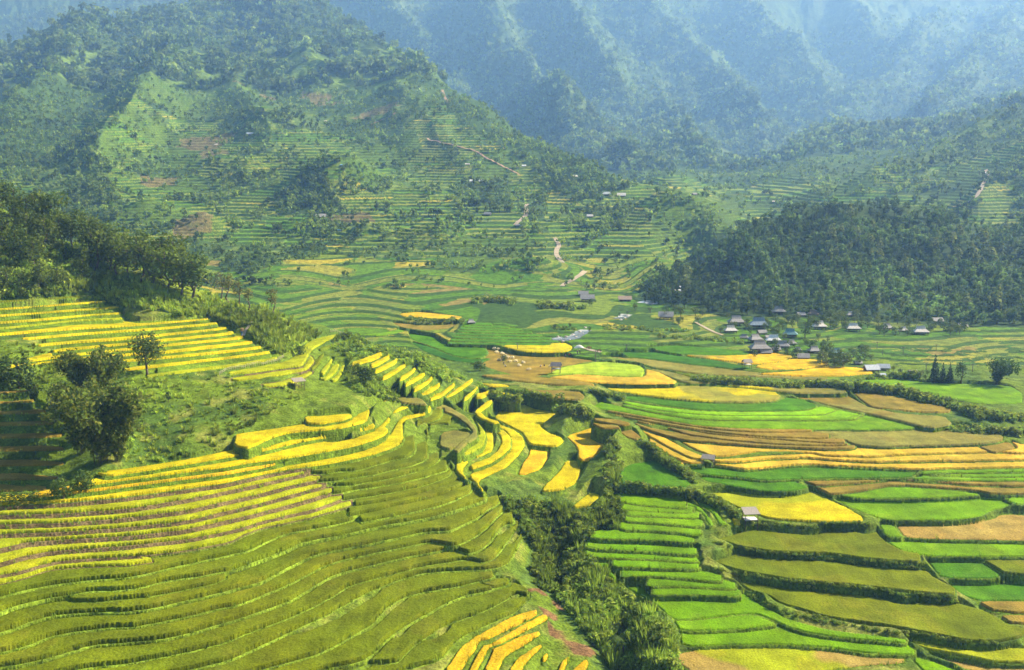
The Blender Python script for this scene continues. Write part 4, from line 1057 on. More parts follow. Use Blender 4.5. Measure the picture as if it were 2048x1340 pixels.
def single_tree_mesh(seed, H, R_, col, nq=120, leaf=.8, tip=None, conical=False):
    g = np.random.default_rng(seed)
    if conical: L = [(0, 0, H * k, R_ * (1.05 - k) , R_ * (1.05 - k), H * .16) for k in (.25, .4, .55, .7, .85)]
    else: L = crown_lobes(g, 6, R_, H * .8, H * .2)
    v, f, c = leafcloud(L, nq, leaf, col, seed + 1, tipcol=tip)
    tv = []; tf = []
    for i in range(5):
        a = i * 2 * math.pi / 5; tv += [(.2 * math.cos(a), .2 * math.sin(a), -.6), (.1 * math.cos(a), .1 * math.sin(a), H * .6)]
    for i in range(5):
        j = (i + 1) % 5; tf.append((2 * i, 2 * j, 2 * j + 1, 2 * i + 1))
    return join([(v, f, c), (np.array(tv), np.array(tf), np.tile((.08, .06, .04), (10, 1)))])

def put_tree(root, u, v, hpx, H, rz=None, squash=1.0):
    """set a copy so that it stands at photo pixel (u, v) and is hpx photo pixels tall"""
    p = hit(ZF, u, v)
    if p is None: return None
    s = hpx * p[1] / F / H
    root.location = p; root.scale = (s * squash, s * squash, s); root.rotation_euler = (0, 0, random.random() * 6.28 if rz is None else rz)
    return root

def seeded(protos, spots, H, label, cat, group, squash=(1, 1)):
    """the first use of each prototype is the prototype itself, the rest are copies"""
    used = set(); out = []
    for i, (u, v, h) in enumerate(spots):
        k = random.randrange(len(protos)); pr = protos[k]
        o = pr if k not in used else copy_tree(pr); used.add(k)
        if put_tree(o, u, v, h, H, None, random.uniform(*squash)) is None: continue
        tag(o, label, cat, group); out.append(o)
    for k, pr in enumerate(protos):
        if k not in used:
            for ch in list(pr.children): bpy.data.objects.remove(ch)
            bpy.data.objects.remove(pr)
    return out

DG = (0.055, 0.085, 0.016); MG = (0.075, 0.115, 0.02); LG = (0.12, 0.17, 0.025)
# -- the wood on the left ridge
wp = [make_tree("broadleaf_tree", 100 + i, 12, 4.6, [(.075,.11,.018), (0.088, 0.13, 0.018), (0.064, 0.105, 0.022), (0.10, 0.14, 0.022)][i], .14, 12, 760, .42, tip=(0.10, 0.135, 0.022)) for i in range(4)]
spots = []
rj = lambda a: random.uniform(-a, a)
for u in range(-40, 410, 24): spots.append((u + rj(8), float(np.interp(u, [-40,0,100,200,300,405], [398,424,482,522,548,592])) + rj(5), random.uniform(70, 96)))
for u in range(-30, 110, 30): spots.append((u + rj(8), random.uniform(500, 540), random.uniform(62, 84)))
for u in range(-20, 170, 36): spots.append((u + rj(8), random.uniform(580, 598) - max(0, u - 120) * .5, random.uniform(44, 66)))
for u in range(190, 405, 24): spots.append((u + rj(8), float(np.interp(u, [190,300,405], [536,566,612])) + rj(5), random.uniform(62, 92)))
for u in range(-40, 120, 34): spots.append((u + rj(8), float(np.interp(u, [-40,0,120], [445,468,505])) + rj(8), random.uniform(60, 80)))
seeded(wp, spots, 12, "broad dark green tree in the wood along the left ridge", "tree", "trees of the wood on the left ridge", (.85, 1.2))
# -- slim trees standing along the crest
sp = [make_tree("slender_tree", 140 + i, 10, 2.3, (0.115, 0.125, 0.035), .38, 8, 360, .30, tip=(.17, .16, .05)) for i in range(2)]
for k, (u, v, h, lb) in enumerate(((441,597,54,"slender thin-crowned tree on the crest, nearest to the dark wood"),(456,605,60,"tall thin-crowned tree on the crest, second out from the dark wood"),(477,612,52,"thin-crowned tree on the crest, middle of the row of five"),(497,620,46,"short thin-crowned tree on the crest, second from the free end of the row"),(543,630,54,"brown-green tree alone at the free end of the crest row"))):
    o = sp[k] if k < 2 else copy_tree(sp[k % 2]); put_tree(o, u, v, h, 10, None, 1.15); tag(o, lb, "tree", "slender trees along the crest")
# -- cluster by the shaded strips
bam = make_bamboo("bamboo_clump", 160, 13, 5.2, (0.082, 0.12, 0.02), 34, 5200, .36, tip=(.16, .18, .032))
CL = [(168,800,96,1.0,"feathery bamboo clump leaning up beside the lone tree, back left of its cluster"),(203,812,112,.9,"tall feathery bamboo clump, back right of the cluster beside the lone tree"),(165,905,120,1.1,"dark bamboo clump at the shaded edge of the strips"),(205,925,150,1.0,"largest bamboo clump, in the middle above the yellow strips"),
      (236,922,104,.9,"greyish bamboo clump on the sunny side of the cluster"),(150,850,84,1.1,"low dark bamboo clump behind the shaded strips"),(190,868,110,.9,"olive tinged bamboo clump between the tall and the largest clump")]
for k, (u, v, h, sq, lb) in enumerate(CL):
    o = bam if k == 0 else copy_tree(bam); put_tree(o, u, v, h * 1.15, 13, k * 1.3, sq * 1.0); tag(o, lb, "bamboo", "bamboo clumps beside the shaded strips")
lone = make_tree("broadleaf_tree", 170, 12, 4.9, (0.075, 0.11, 0.025), .22, 13, 1100, .36, tip=(.12, .15, .03)); put_tree(lone, 295, 752, 94, 12, .3, 1.05); tag(lone, "lone round-crowned tree with a bare trunk below the yellow strips", "tree")
rt_ = make_tree("round_tree", 171, 6, 3.0, (0.048, 0.08, 0.018), .06, 12, 700, .30); put_tree(rt_, 730, 770, 38, 6, 0, 1.0); tag(rt_, "dense round dark tree beside the slanting yellow strips", "tree")
sb = make_tree("small_bush", 172, 3, 1.2, (0.04, 0.07, 0.03), .2, 5, 200, .2); put_tree(sb, 337, 803, 20, 3, 0, 1.0); tag(sb, "small dark bush alone on the grassy slope", "bush")
bp_ = [make_tree("bush", 180 + i, 5, 3.2, (0.058, 0.10, 0.02), .02, 9, 460, .32, tip=(.11, .16, .03)) for i in range(2)]
for k, (u, v, h, sq, lb) in enumerate(((38,775,62,1.1,"big dark bush under the upper strips at the left edge"),(-8,765,52,1.2,"dark bush cut by the left edge of the picture"),(70,790,30,1.2,"low bush at the foot of the big dark bush"),(126,998,46,1.0,"bush at the left end of the golden strips"),(168,982,42,1.0,"leafy bush touching the top golden strip"),(22,1008,26,1.6,"low dark bush under the shaded strips"),(60,1005,22,1.6,"low dark bush just above the long golden strip"),
                                         (600,712,22,1.1,"dark bush where the bamboo fence meets the curving terraces"),(1008,722,12,1.2,"tiny bush on the harvested contour field"),(960,742,22,1.2,"bush at the tip of the harvested contour field"))):
    o = bp_[k] if k < 2 else copy_tree(bp_[k % 2]); put_tree(o, u, v, h, 5, k, sq); tag(o, lb, "bush", "single bushes")
# -- right side: conifers, leaning bamboo
cf = make_conifer("conifer", 190, 12, 2.9, (0.028, 0.055, 0.018), 900)
for k, (u, v, h, sq, lb) in enumerate(((1869,766,60,.95,"tallest dark conifer of the row above the green field"),(1885,766,42,.95,"short conifer next to the tallest one"),(1899,766,42,1.0,"short conifer third along the row of conifers"))):
    o = cf if k == 0 else copy_tree(cf); put_tree(o, u, v, h, 12, k, sq); tag(o, lb, "conifer", "conifers by the green field")
lt_ = make_tree("broadleaf_tree", 191, 10, 2.6, (0.05, 0.085, 0.025), .12, 9, 420, .34); put_tree(lt_, 1921, 766, 46, 10, 0, 1.15); tag(lt_, "loose leafy tree ending the row of conifers", "tree")
bb2 = make_bamboo("bamboo_clump", 192, 11, 4.8, (0.045, 0.085, 0.02), 30, 2000, .40, lean=(2.2, 0)); put_tree(bb2, 1992, 768, 56, 11, 0, 1.15); tag(bb2, "dark bamboo clump bending to the right at the edge of the green field", "bamboo")
# -- trees of the village
vt = [make_tree("village_tree", 200 + i, 9, 3.4, [(0.055, 0.09, 0.022), (0.07, 0.105, 0.025), (0.09, 0.12, 0.03)][i], .12, 9, 300, .45) for i in range(3)]
VT = [(1441,668,16),(1454,690,12),(1500,668,18),(1545,668,18),(1553,672,20),(1565,660,18),(1585,655,16),(1610,676,36),(1620,700,22),(1612,692,18),(1575,712,20),(1590,716,22),(1655,724,46),(1645,728,30),(1668,734,34),(1688,735,36),(1706,715,24),(1722,712,26),(1730,710,24),(1716,730,20),(1742,722,16),(1700,728,18),
      (1640,650,22),(1660,656,24),(1672,650,26),(1690,662,18),(1722,658,18),(1735,656,24),(1758,668,24),(1768,672,26),(1790,672,20),(1800,668,18),(1815,672,18),(1857,668,14),(1880,655,20),(1905,662,18),(1925,660,20),(1570,640,18),(1590,645,20),(1660,638,22),(1685,640,24),(1712,640,22),(1750,640,18),(1795,648,22),(1820,650,20),
      (1787,744,14),(1800,748,14),(1838,756,16),(1820,758,18),(1850,760,14),(1362,634,26),(1350,628,22),(1345,648,14),(1300,626,14),(1270,622,16),(1255,630,10),(1240,634,10),(1180,612,16),(1190,606,10),(1140,656,12),(1178,664,12),(1108,660,12)]
for (u0, u1, v0, v1, n_, h0, h1) in ((1455,1600,640,668,16,12,20),(1500,1660,680,716,20,10,20),(1620,1760,640,662,20,14,24),(1760,1950,640,672,26,12,24),(1330,1460,628,650,10,12,20),(1640,1740,712,738,10,14,26),(1780,1860,742,758,8,8,14)):
    VT += [(random.uniform(u0, u1), random.uniform(v0, v1), random.uniform(h0, h1)) for _ in range(n_)]
seeded(vt, VT, 9, "bushy green tree among the village houses", "tree", "trees around the village", (.9, 1.3))
# -- wooded hill: three hundred trees, the rest as one mass
def sample_poly(poly, n):
    poly = np.asarray(poly, float); lo, hi = poly.min(0), poly.max(0); out = []
    while len(out) < n:
        q = rng.random((n * 3, 2)) * (hi - lo) + lo; q = q[inpoly(q[:, 0], q[:, 1], poly)]; out += q.tolist()
    return np.array(out[:n])
hill = [(1285,606),(1345,545),(1400,502),(1450,458),(1500,432),(1600,410),(1750,404),(1900,424),(2060,462),(2240,476),(2240,655),(1900,650),(1700,636),(1560,632),(1440,630),(1400,620),(1330,612)]
hm_ = []
for i in range(6):
    v, f, c = single_tree_mesh(300 + i, 10, [3.3, 2.8, 3.8, 2.2, 4.2, 3.0][i], [(.075,.125,.03),(.085,.14,.032),(.06,.11,.028),(.11,.15,.04),(.07,.125,.028),(.125,.155,.045)][i], 170, .75, tip=(.085,.12,.03))
    o = mesh_np("forest_tree", v, f, M_LEAF, c); hm_.append(o)
pts_ = sample_poly(hill, 330); hp = hits(ZF, pts_[:, 0], pts_[:, 1])
clear = [inpoly(pts_[:, 0], pts_[:, 1], q) for q in ([(1445,565),(1470,545),(1560,550),(1585,562),(1500,575)],[(1362,578),(1405,535),(1425,528),(1388,590)])]
nput = 0
for i in range(len(pts_)):
    if np.isnan(hp[i, 0]) or clear[0][i] or clear[1][i] or not (425 < hp[i, 1] < 720) or nput >= 296: continue
    if nput < 6: o = hm_[nput]
    else:
        tn = fbm(hp[i:i+1, 0] / 32, hp[i:i+1, 1] / 32, 2, 77)[0] + .25 * random.uniform(-1, 1)
        o = hm_[[4, 2, 0, 1, 3, 5][int(np.clip((tn + .5) * 6, 0, 5))]].copy(); COL.objects.link(o)
    o.location = hp[i]; s = random.uniform(.34, .54) + .75 * random.random() ** 3; o.scale = (s, s, s * random.uniform(.9, 1.35)); o.rotation_euler = (0, 0, random.random() * 6.28)
    tag(o, "rounded dark tree on the wooded hill behind the village", "tree", "trees on the wooded hill"); nput += 1

def scatter(name, pts3, templ, smin, smax, zs, mat, label, cat):
    """many plants nobody could count, as one mass"""
    V, Fq, C_ = [], [], []; o = 0; tone = 1.08 + 1.0 * fbm(pts3[:, 0] / 28, pts3[:, 1] / 28, 3, 303)
    for i in range(len(pts3)):
        v, f, c = templ[i % len(templ)]; a = rng.random() * 6.28; s = smin + (smax - smin) * rng.random() ** 1.5; ca, sa = math.cos(a) * s, math.sin(a) * s
        q = np.empty_like(v); q[:, 0] = v[:, 0] * ca - v[:, 1] * sa + pts3[i, 0]; q[:, 1] = v[:, 0] * sa + v[:, 1] * ca + pts3[i, 1]; q[:, 2] = v[:, 2] * s * (zs[0] + (zs[1] - zs[0]) * rng.random()) + pts3[i, 2]
        V.append(q); Fq.append(f + o); C_.append(c * (0.7 + 0.45 * rng.random()) * tone[i]); o += len(v)
    ob = mesh_np(name, np.concatenate(V), np.concatenate(Fq), mat, np.concatenate(C_)); tag(ob, label, cat, kind="stuff"); return ob
def shrub(seed, R_, H, col, nq, leaf, tip=None, lob=5):
    g = np.random.default_rng(seed); return leafcloud(crown_lobes(g, lob, R_, H, -.15 * H, .7), nq, leaf, col, seed, tipcol=tip)
def cane(seed, col, nq):
    """upright tall-grass tuft: blades fanning out"""
    g = np.random.default_rng(seed); V = []; C_ = []
    for i in range(nq):
        a = g.random() * 6.28; l = 1.0 + 1.2 * g.random(); o = .5 * g.random(); b = np.array([o * math.cos(a), o * math.sin(a), -.1]); tip_ = b + np.array([math.cos(a) * l * .35, math.sin(a) * l * .35, l]); w = np.array([-math.sin(a), math.cos(a), 0]) * .09
        m_ = (b + tip_) / 2 + np.array([math.cos(a), math.sin(a), 0]) * -.1
        V += [b - w, b + w, m_ + w, m_ - w, m_ - w, m_ + w, tip_ + w * .2, tip_ - w * .2]
        k = .7 + .6 * g.random(); C_ += [1.7 * np.asarray(col) * k] * 8
    return np.array(V), np.arange(len(V)).reshape(-1, 4), np.array(C_)
def vis_pts(poly, n, dmax=400, dmin=0, Zf=None):
    q = sample_poly(poly, n); h = hits(ZF if Zf is None else Zf, q[:, 0], q[:, 1]); okk = ~np.isnan(h[:, 0]) & (h[:, 1] < dmax) & (h[:, 1] > dmin)
    h = h[okk]
    r_ = np.clip(np.searchsorted(DR, h[:, 1]), 0, NR - 1); c_ = np.clip(np.rint((h[:, 0] / h[:, 1] - TC[0]) / (TC[1] - TC[0])).astype(int), 0, NC - 1)
    return h[PID[r_, c_] < 0]
q = sample_poly(hill, 3200); h = hits(ZF, q[:, 0], q[:, 1]); h = h[~np.isnan(h[:, 0]) & (h[:, 1] > 425) & (h[:, 1] < 720)]
ft = [single_tree_mesh(320 + i, 7, [2.6, 3.0, 2.2][i], [(.065,.115,.028),(.08,.13,.03),(.09,.135,.036)][i], 70, .8) for i in range(3)]
scatter("forest", h, ft, .38, .8, (.8, 1.2), M_LEAF, "smaller trees and undergrowth filling the wooded hill", "forest")
# -- brush in the gully, on the crest and on the slopes
sh = [shrub(400 + i, 1.0, 1.3, [(.15,.23,.03),(.19,.27,.034),(.115,.19,.028),(.23,.29,.04)][i], 90, .26, tip=(.14,.19,.035)) for i in range(4)]
cn = [cane(420 + i, [(.14,.20,.022),(.18,.225,.028)][i], 34) for i in range(2)]
gully = [(965,1010),(1000,1000),(1060,1003),(1110,1010),(1180,1030),(1228,1012),(1240,1045),(1185,1075),(1168,1115),(1240,1185),(1330,1262),(1350,1300),(1340,1345),(1230,1345),(1190,1290),(1130,1210),(1065,1165),(1075,1110),(1040,1050),(990,1015)]
P1 = vis_pts(gully, 1300)
P2 = vis_pts([(1195,1040),(1240,1060),(1210,1075),(1160,1070),(1105,1040),(1110,1022),(1150,1040)], 200)
P3 = vis_pts([(1215,880),(1235,890),(1238,1000),(1245,1040),(1215,1010),(1215,960),(1210,940)], 80)
P6 = vis_pts([(1235,1195),(1345,1265),(1360,1345),(1285,1345),(1270,1270)], 220)
scatter("undergrowth", np.concatenate([P1, P2, P3, P6]), sh + cn[:1], .5, 1.55, (.7, 1.3), M_LEAF, "thick green undergrowth filling the gully", "undergrowth")
crest = [(110,500),(160,480),(210,530),(380,600),(420,575),(480,598),(600,645),(650,670),(560,712),(540,700),(470,655),(420,640),(330,625),(230,612),(180,585),(130,570)]
P4 = vis_pts(crest, 1500)
pp_ = hit(ZF, 484, 671); P4 = P4[np.hypot(P4[:, 0] - pp_[0], (P4[:, 1] - pp_[1]) * .5) > 3.0]
scatter("tall_grass", P4, cn + cn + sh[1:2], .5, 1.25, (.6, 1.1), M_LEAF, "tall cane grass covering the crest slope below the wood", "tall grass")
P5 = vis_pts([(655,690),(700,655),(760,680),(830,705),(900,740),(960,770),(1000,800),(975,795),(945,762),(900,765),(840,745),(780,716),(735,722),(700,735),(690,760),(700,785),(840,815),(840,800),(770,760),(690,715)], 800)
scatter("scrub", P5, sh + cn[:1], .5, 1.3, (.6, 1.1), M_LEAF, "dry green scrub along the edge of the spur", "scrub")
P7 = vis_pts([(250,760),(420,740),(560,770),(600,800),(470,870),(440,900),(330,925),(250,935),(240,850)], 420)
P9 = vis_pts([(-60,440),(60,470),(170,520),(180,560),(130,590),(-60,604)], 520)
scatter("wood_undergrowth", P9, sh, .9, 2.6, (.8, 1.6), M_LEAF, "dense undergrowth below the trees of the left ridge", "undergrowth")
P8 = vis_pts([(0,690),(90,690),(130,745),(60,790),(0,800)], 160)
scatter("slope_weeds", np.concatenate([P7, P8]), cn + sh[1:2] + cn, .3, .85, (.5, 1.0), M_LEAF, "weeds and low shrubs on the grassy slope beside the bamboo", "weeds")
# -- leafy banks between the fields: each hedge is a thing
def hedge(pts, hw, h, n, label, col=(.095,.15,.026)):
    us = np.array([p[0] for p in pts], float); vs = np.array([p[1] for p in pts], float)
    L = np.concatenate([[0], np.cumsum(np.hypot(np.diff(us), np.diff(vs)))]); s = rng.random(n) * L[-1]
    h3 = hits(ZF, np.interp(s, L, us), np.interp(s, L, vs) + rng.normal(size=n) * 2.0); h3 = h3[~np.isnan(h3[:, 0])]
    if len(h3) == 0: return
    h3[:, 0] += rng.normal(size=len(h3)) * hw; o0 = h3.mean(0)
    V, Fq, C_, o = [], [], [], 0
    for i in range(len(h3)):
        v, f, c = sh[i % 4]; k = h * (.6 + .6 * rng.random()); a = rng.random() * 6.28
        q = np.stack([(v[:, 0] * math.cos(a) - v[:, 1] * math.sin(a)) * k, (v[:, 0] * math.sin(a) + v[:, 1] * math.cos(a)) * k, v[:, 2] * k], -1) + h3[i] - o0
        V.append(q); Fq.append(f + o); C_.append(c * (0.6 + .4 * rng.random()) * np.asarray(col) / np.array((.08, .13, .024))); o += len(v)
    tag(mesh_np("hedge", np.concatenate(V), np.concatenate(Fq), M_LEAF, np.concatenate(C_), loc=o0), label, "hedge", "hedges between the valley fields")
hedge([(1690,777),(1790,785),(1900,812),(1960,834),(2050,842)],.5,1.7,170,"long dark hedge under the big green field on the right")
hedge([(1905,862),(1975,866),(2060,870)],.5,1.5,70,"dark hedge at the right edge above the olive field")
hedge([(1390,762),(1500,768),(1560,776),(1690,774)],.5,1.5,130,"leafy bank below the golden fields under the village")
hedge([(1740,758),(1840,752)],.4,1.2,40,"short leafy hedge behind the green field beside the conifers")
hedge([(985,795),(1040,808),(1090,818),(1150,826),(1180,834)],.5,1.5,110,"bushy hedge behind the large yellow field of the spur")
hedge([(1285,887),(1320,918),(1360,940),(1385,963)],.4,1.2,70,"dark hedge along the left end of the golden strips")
hedge([(1235,982),(1350,986),(1420,1000),(1480,1036)],.4,1.1,110,"grassy hedge above the bright green paddies")
hedge([(1485,1050),(1600,1056),(1740,1052)],.3,.42,90,"low dark hedge beneath the yellow green field with the open hut")
hedge([(1180,785),(1235,795),(1245,802)],.4,1.2,30,"short dark hedge beside the half-moon paddies")
hedge([(1430,1085),(1540,1112),(1700,1126),(1850,1140)],.3,.42,100,"weedy bank below the upper olive field")
hedge([(1430,1140),(1540,1166),(1700,1182),(1910,1204)],.3,.42,110,"weedy bank below the middle olive field")
hedge([(1490,1190),(1560,1222),(1740,1260),(1990,1292)],.3,.42,110,"weedy bank below the lowest olive field")
hedge([(945,604),(990,602),(1030,608)],.5,2.2,40,"dark clump of plantain trees in the valley middle")
hedge([(1075,612),(1120,616),(1170,618)],.5,2.0,40,"dark row of plantains in front of the valley farmhouse")
hedge([(1210,655),(1300,660),(1390,667)],.4,1.0,50,"dark hedge crossing the paddies before the village")
hedge([(1320,672),(1380,676),(1480,684)],.4,1.0,50,"hedge bordering the paddies below the path")
hedge([(1105,655),(1150,660)],.3,.9,20,"short hedge beside the stream bend")
hedge([(810,640),(900,645),(935,645)],.4,1.2,40,"hedge beneath the narrow golden field near the stilt house")
# -- weeds along the bunds and banks near by
bm_ = IN & ~CROP & (Y < 235) & (rng.random((NR, NC)) < 0.055)
bi, bj = np.nonzero(bm_); sel = rng.permutation(len(bi))[:3500]; bi, bj = bi[sel], bj[sel]
wt = [cane(430 + i, [(.10,.16,.014),(.14,.20,.02),(.08,.13,.014)][i], 7) for i in range(3)]
scatter("bund_weeds", np.stack([X[bi, bj], Y[bi, bj], Z[bi, bj]], -1), wt, .16, .5, (.7, 1.2), M_LEAF, "tufts of weeds growing along the terrace banks", "weeds")
# -- woods and thickets of the middle slopes and the mountains, each as one mass
fu = rng.random(60000) * 2300 - 130; fv = rng.random(60000) ** 0.9 * 620 - 40
fh = hits(Z, fu, fv, 392.0); okk = ~np.isnan(fh[:, 0]); fh = fh[okk]
rr = np.clip(np.searchsorted(DR, fh[:, 1]), 0, NR - 1); cc = np.clip(np.rint((fh[:, 0] / fh[:, 1] - TC[0]) / (TC[1] - TC[0])).astype(int), 0, NC - 1)
us_ = use[rr, cc]; md = MIDZ[rr, cc]; wd = WOOD[rr, cc]; dd_ = fh[:, 1]; rnd = rng.random(len(fh))
n3s = n3[rr, cc]; n1s = n1[rr, cc]
keep = md & ~wd & (((us_ == 4) & (rnd < .75)) | ((us_ == 1) & (rnd < .55)) | ((us_ == 2) & (rnd < .12)) | ((us_ == 0) & (rnd < .012) ) | ((us_ == 3) & (rnd < .06)) | ((us_ == 0) & (n1s > .24) & (rnd < .5)))
mt_ = [single_tree_mesh(500 + i, 4.2, [1.9, 2.3, 1.6, 2.6][i], [(.095,.155,.026),(.075,.125,.024),(.115,.17,.03),(.14,.195,.034)][i], 34, .8) for i in range(4)]
ms_ = fh[keep]
near_m = ms_[:, 1] < 700
scatter("thickets", ms_[near_m], mt_, .35, .95, (.7, 1.2), M_LEAF, "dark thickets and small trees between the far paddies", "thickets")
scatter("slope_woods", ms_[~near_m], mt_, .6, 1.45, (.7, 1.2), M_LEAF, "woods and thickets scattered over the terraced hills", "woods")
edge = np.clip(1 - (dd_ - 1394) / 650, 0, 1) * (fh[:, 0] < 60)
keep = (dd_ >= 1394) & (dd_ < FD(3300)) & (rnd < .62) & ((n3s + .4 * n1s) < 0.05 + .5 * (1 - edge) + .6 * (edge <= 0))
bt_ = [single_tree_mesh(520 + i, 7, [4.0, 3.2, 4.8][i], [(.10,.155,.034),(.088,.14,.032),(.12,.17,.04)][i], 18, 1.9) for i in range(3)]
scatter("mountain_woods", fh[keep], bt_, .8, 2.3, (.7, 1.2), M_LEAF, "forest covering the far hazy mountains", "forest")
# -- a palm in the gully
palm = empty("palm", (0, 0, 0)); mb = MB(); mb.bar((0, 0, -.3), (0.1, 0, 2.2), .16, .11, 7); mb.build("trunk", M_BARK, palm, True)
V = []; C_ = []
for i in range(13):
    a = i * 2.4; l = 2.4 + .5 * math.sin(i * 5)
    for k in range(8):
        s0, s1 = k / 8, (k + 1) / 8
        for sd_ in (-1, 1):
            def P_(s): return np.array([.1 + math.cos(a) * l * s * .8, math.sin(a) * l * s * .8, 2.2 + l * (1.0 * s - 1.05 * s * s)])
            w = np.array([-math.sin(a), math.cos(a), -.5]) * .42 * math.sin(math.pi * min(.98, s0 + .15)) * sd_
            V += [P_(s0), P_(s1), P_(s1) + w * .9 , P_(s0) + w * .55]; C_ += [np.array((.085, .15, .03)) * (.8 + .4 * random.random())] * 4
mesh_np("fronds", np.array(V), np.arange(len(V)).reshape(-1, 4), M_LEAF, np.array(C_), palm)
put_tree(palm, 1246, 1322, 62, 3.4, .4); tag(palm, "feathery palm standing alone at the bottom of the gully", "palm")
# ------------------------------------------------------------------ roads, stream
def ribbon(name, pts, width, mat, label, cat, lift=0.12, Zf=None, jit=0.0):
    Zf = ZF if Zf is None else Zf
    us = np.array([p[0] for p in pts], float); vs = np.array([p[1] for p in pts], float)
    L = np.concatenate([[0], np.cumsum(np.hypot(np.diff(us), np.diff(vs)))]); s = np.linspace(0, L[-1], max(4, int(L[-1] / 2.5)))
    h = hits(Zf, np.interp(s, L, us), np.interp(s, L, vs)); h = h[~np.isnan(h[:, 0])]
    for _ in range(2): h[1:-1] = (h[:-2] + 2 * h[1:-1] + h[2:]) / 4
    tg = np.gradient(h[:, :2], axis=0); tg /= np.linalg.norm(tg, axis=1, keepdims=True) + 1e-9; nr = np.stack([-tg[:, 1], tg[:, 0]], -1)
    W = []
    for k in (-.5, -.17, .17, .5):
        w_ = width * (1 + jit * rng.normal(size=len(h)))[:, None]
        q = h[:, :2] + nr * w_ * k; W.append(np.column_stack([q, np.maximum(zats(Zf, q[:, 0], q[:, 1]), h[:, 2] - .5) + lift]))
    V = np.stack(W, 1).reshape(-1, 3); n_ = len(h); i = np.arange(n_ - 1)[:, None] * 4 + np.arange(3)[None]
    F_ = np.stack([i, i + 1, i + 5, i + 4], -1).reshape(-1, 4)
    return tag(mesh_np(name, V, F_, mat), label, cat, kind="structure")
M_DIRT = plain_mat("pale_dirt", (0.34, 0.28, 0.20), .95, .25, .8)
M_REDDIRT = plain_mat("red_dirt", (0.30, 0.20, 0.12), .95, .3, .5)
M_WATER, wt_, wb_ = new_mat("stream_water")
wb_.inputs["Base Color"].default_value = (0.30, 0.34, 0.36, 1); wb_.inputs["Roughness"].default_value = 0.22
wnz = wt_.nodes.new("ShaderNodeTexNoise"); wnz.inputs["Scale"].default_value = 1.2; wnz.inputs["Detail"].default_value = 6
wbp = wt_.nodes.new("ShaderNodeBump"); wbp.inputs["Strength"].default_value = .6; wt_.links.new(wnz.outputs["Fac"], wbp.inputs["Height"]); wt_.links.new(wbp.outputs[0], wb_.inputs["Normal"])
wcr = wt_.nodes.new("ShaderNodeValToRGB"); wcr.color_ramp.elements[0].position = .45; wcr.color_ramp.elements[0].color = (.16, .18, .17, 1); wcr.color_ramp.elements[1].position = .62; wcr.color_ramp.elements[1].color = (.75, .76, .75, 1)
wt_.links.new(wnz.outputs["Fac"], wcr.inputs[0]); wt_.links.new(wcr.outputs[0], wb_.inputs["Base Color"])
ribbon("road", [(1170,543),(1160,551),(1145,560),(1130,568),(1122,573)], 2.8, M_DIRT, "pale dirt road slanting down to the valley farmhouse", "road", .25)
ribbon("road", [(1110,476),(1116,486),(1119,492),(1112,500),(1113,512),(1120,520),(1126,526)], 3.0, M_DIRT, "pale dirt road in short bends above the terraced knoll", "road", .3)
ribbon("road", [(1054,408),(1052,420),(1053,430),(1044,438),(1030,450)], 3.4, M_DIRT, "pale dirt road curving past the dark trees in mid slope", "road", .3)
ribbon("road", [(742,250),(765,240),(785,233),(790,226)], 2.6, M_REDDIRT, "reddish track high on the left mountain slope", "road", .4)
ribbon("road", [(855,280),(900,290),(950,302),(975,318),(1010,335),(1040,350)], 2.4, M_REDDIRT, "reddish track running along the middle slope", "road", .4)
ribbon("road", [(885,182),(890,196),(896,206)], 3, M_REDDIRT, "short red track on the ridge of the left mountain", "road", .4)
ribbon("road", [(1908,414),(1930,408),(1950,396),(1962,380),(1968,366),(1976,348),(1972,340)], 2.8, M_DIRT, "dirt road climbing the slope at the far right", "road", .4)
ribbon("path", [(1391,645),(1402,651),(1418,660),(1432,666),(1446,671)], 1.5, M_DIRT, "pale footpath running through the paddies to the village", "path", .2)
ribbon("path", [(1160,695),(1175,699),(1190,703),(1203,705)], 1.7, M_DIRT, "pale footpath where the farm workers parked", "path", .2)
ribbon("path", [(485,672),(492,660),(500,650),(501,642)], 1.0, M_DIRT, "narrow footpath climbing behind the person with a load", "path", .15)
ribbon("stream", [(1110,676),(1128,680),(1143,677),(1157,669),(1172,660)], 5.5, M_WATER, "white rocky stream bending through the valley", "stream", .1, jit=.12)
ribbon("stream", [(1236,638),(1246,634),(1255,629)], 5.0, M_WATER, "short glimpse of the stream among bushes", "stream", .1, jit=.12)
ribbon("stream", [(1283,606),(1292,602),(1310,609)], 5.0, M_WATER, "stream at the foot of the wooded hill", "stream", .1, jit=.12)
ribbon("stream", [(1280,1290),(1283,1310),(1287,1340)], 1.5, M_WATER, "narrow brook at the bottom of the gully", "stream", .1, jit=.2)
M_ROCK = plain_mat("rock", (0.40, 0.37, 0.33), .9, .35, 1.5, bump=.6)
def boulder(seed, r):
    g = np.random.default_rng(seed); me = bpy.data.meshes.new("boulder"); import bmesh
    bm = bmesh.new(); bmesh.ops.create_icosphere(bm, subdivisions=2, radius=r)
    for v in bm.verts: v.co *= 1 + .22 * g.normal(); v.co.z *= .65
    bm.to_mesh(me); bm.free(); me.materials.append(M_ROCK); o = bpy.data.objects.new("boulder", me); COL.objects.link(o); return o
bl = [boulder(i, .7) for i in range(3)]
k = 0
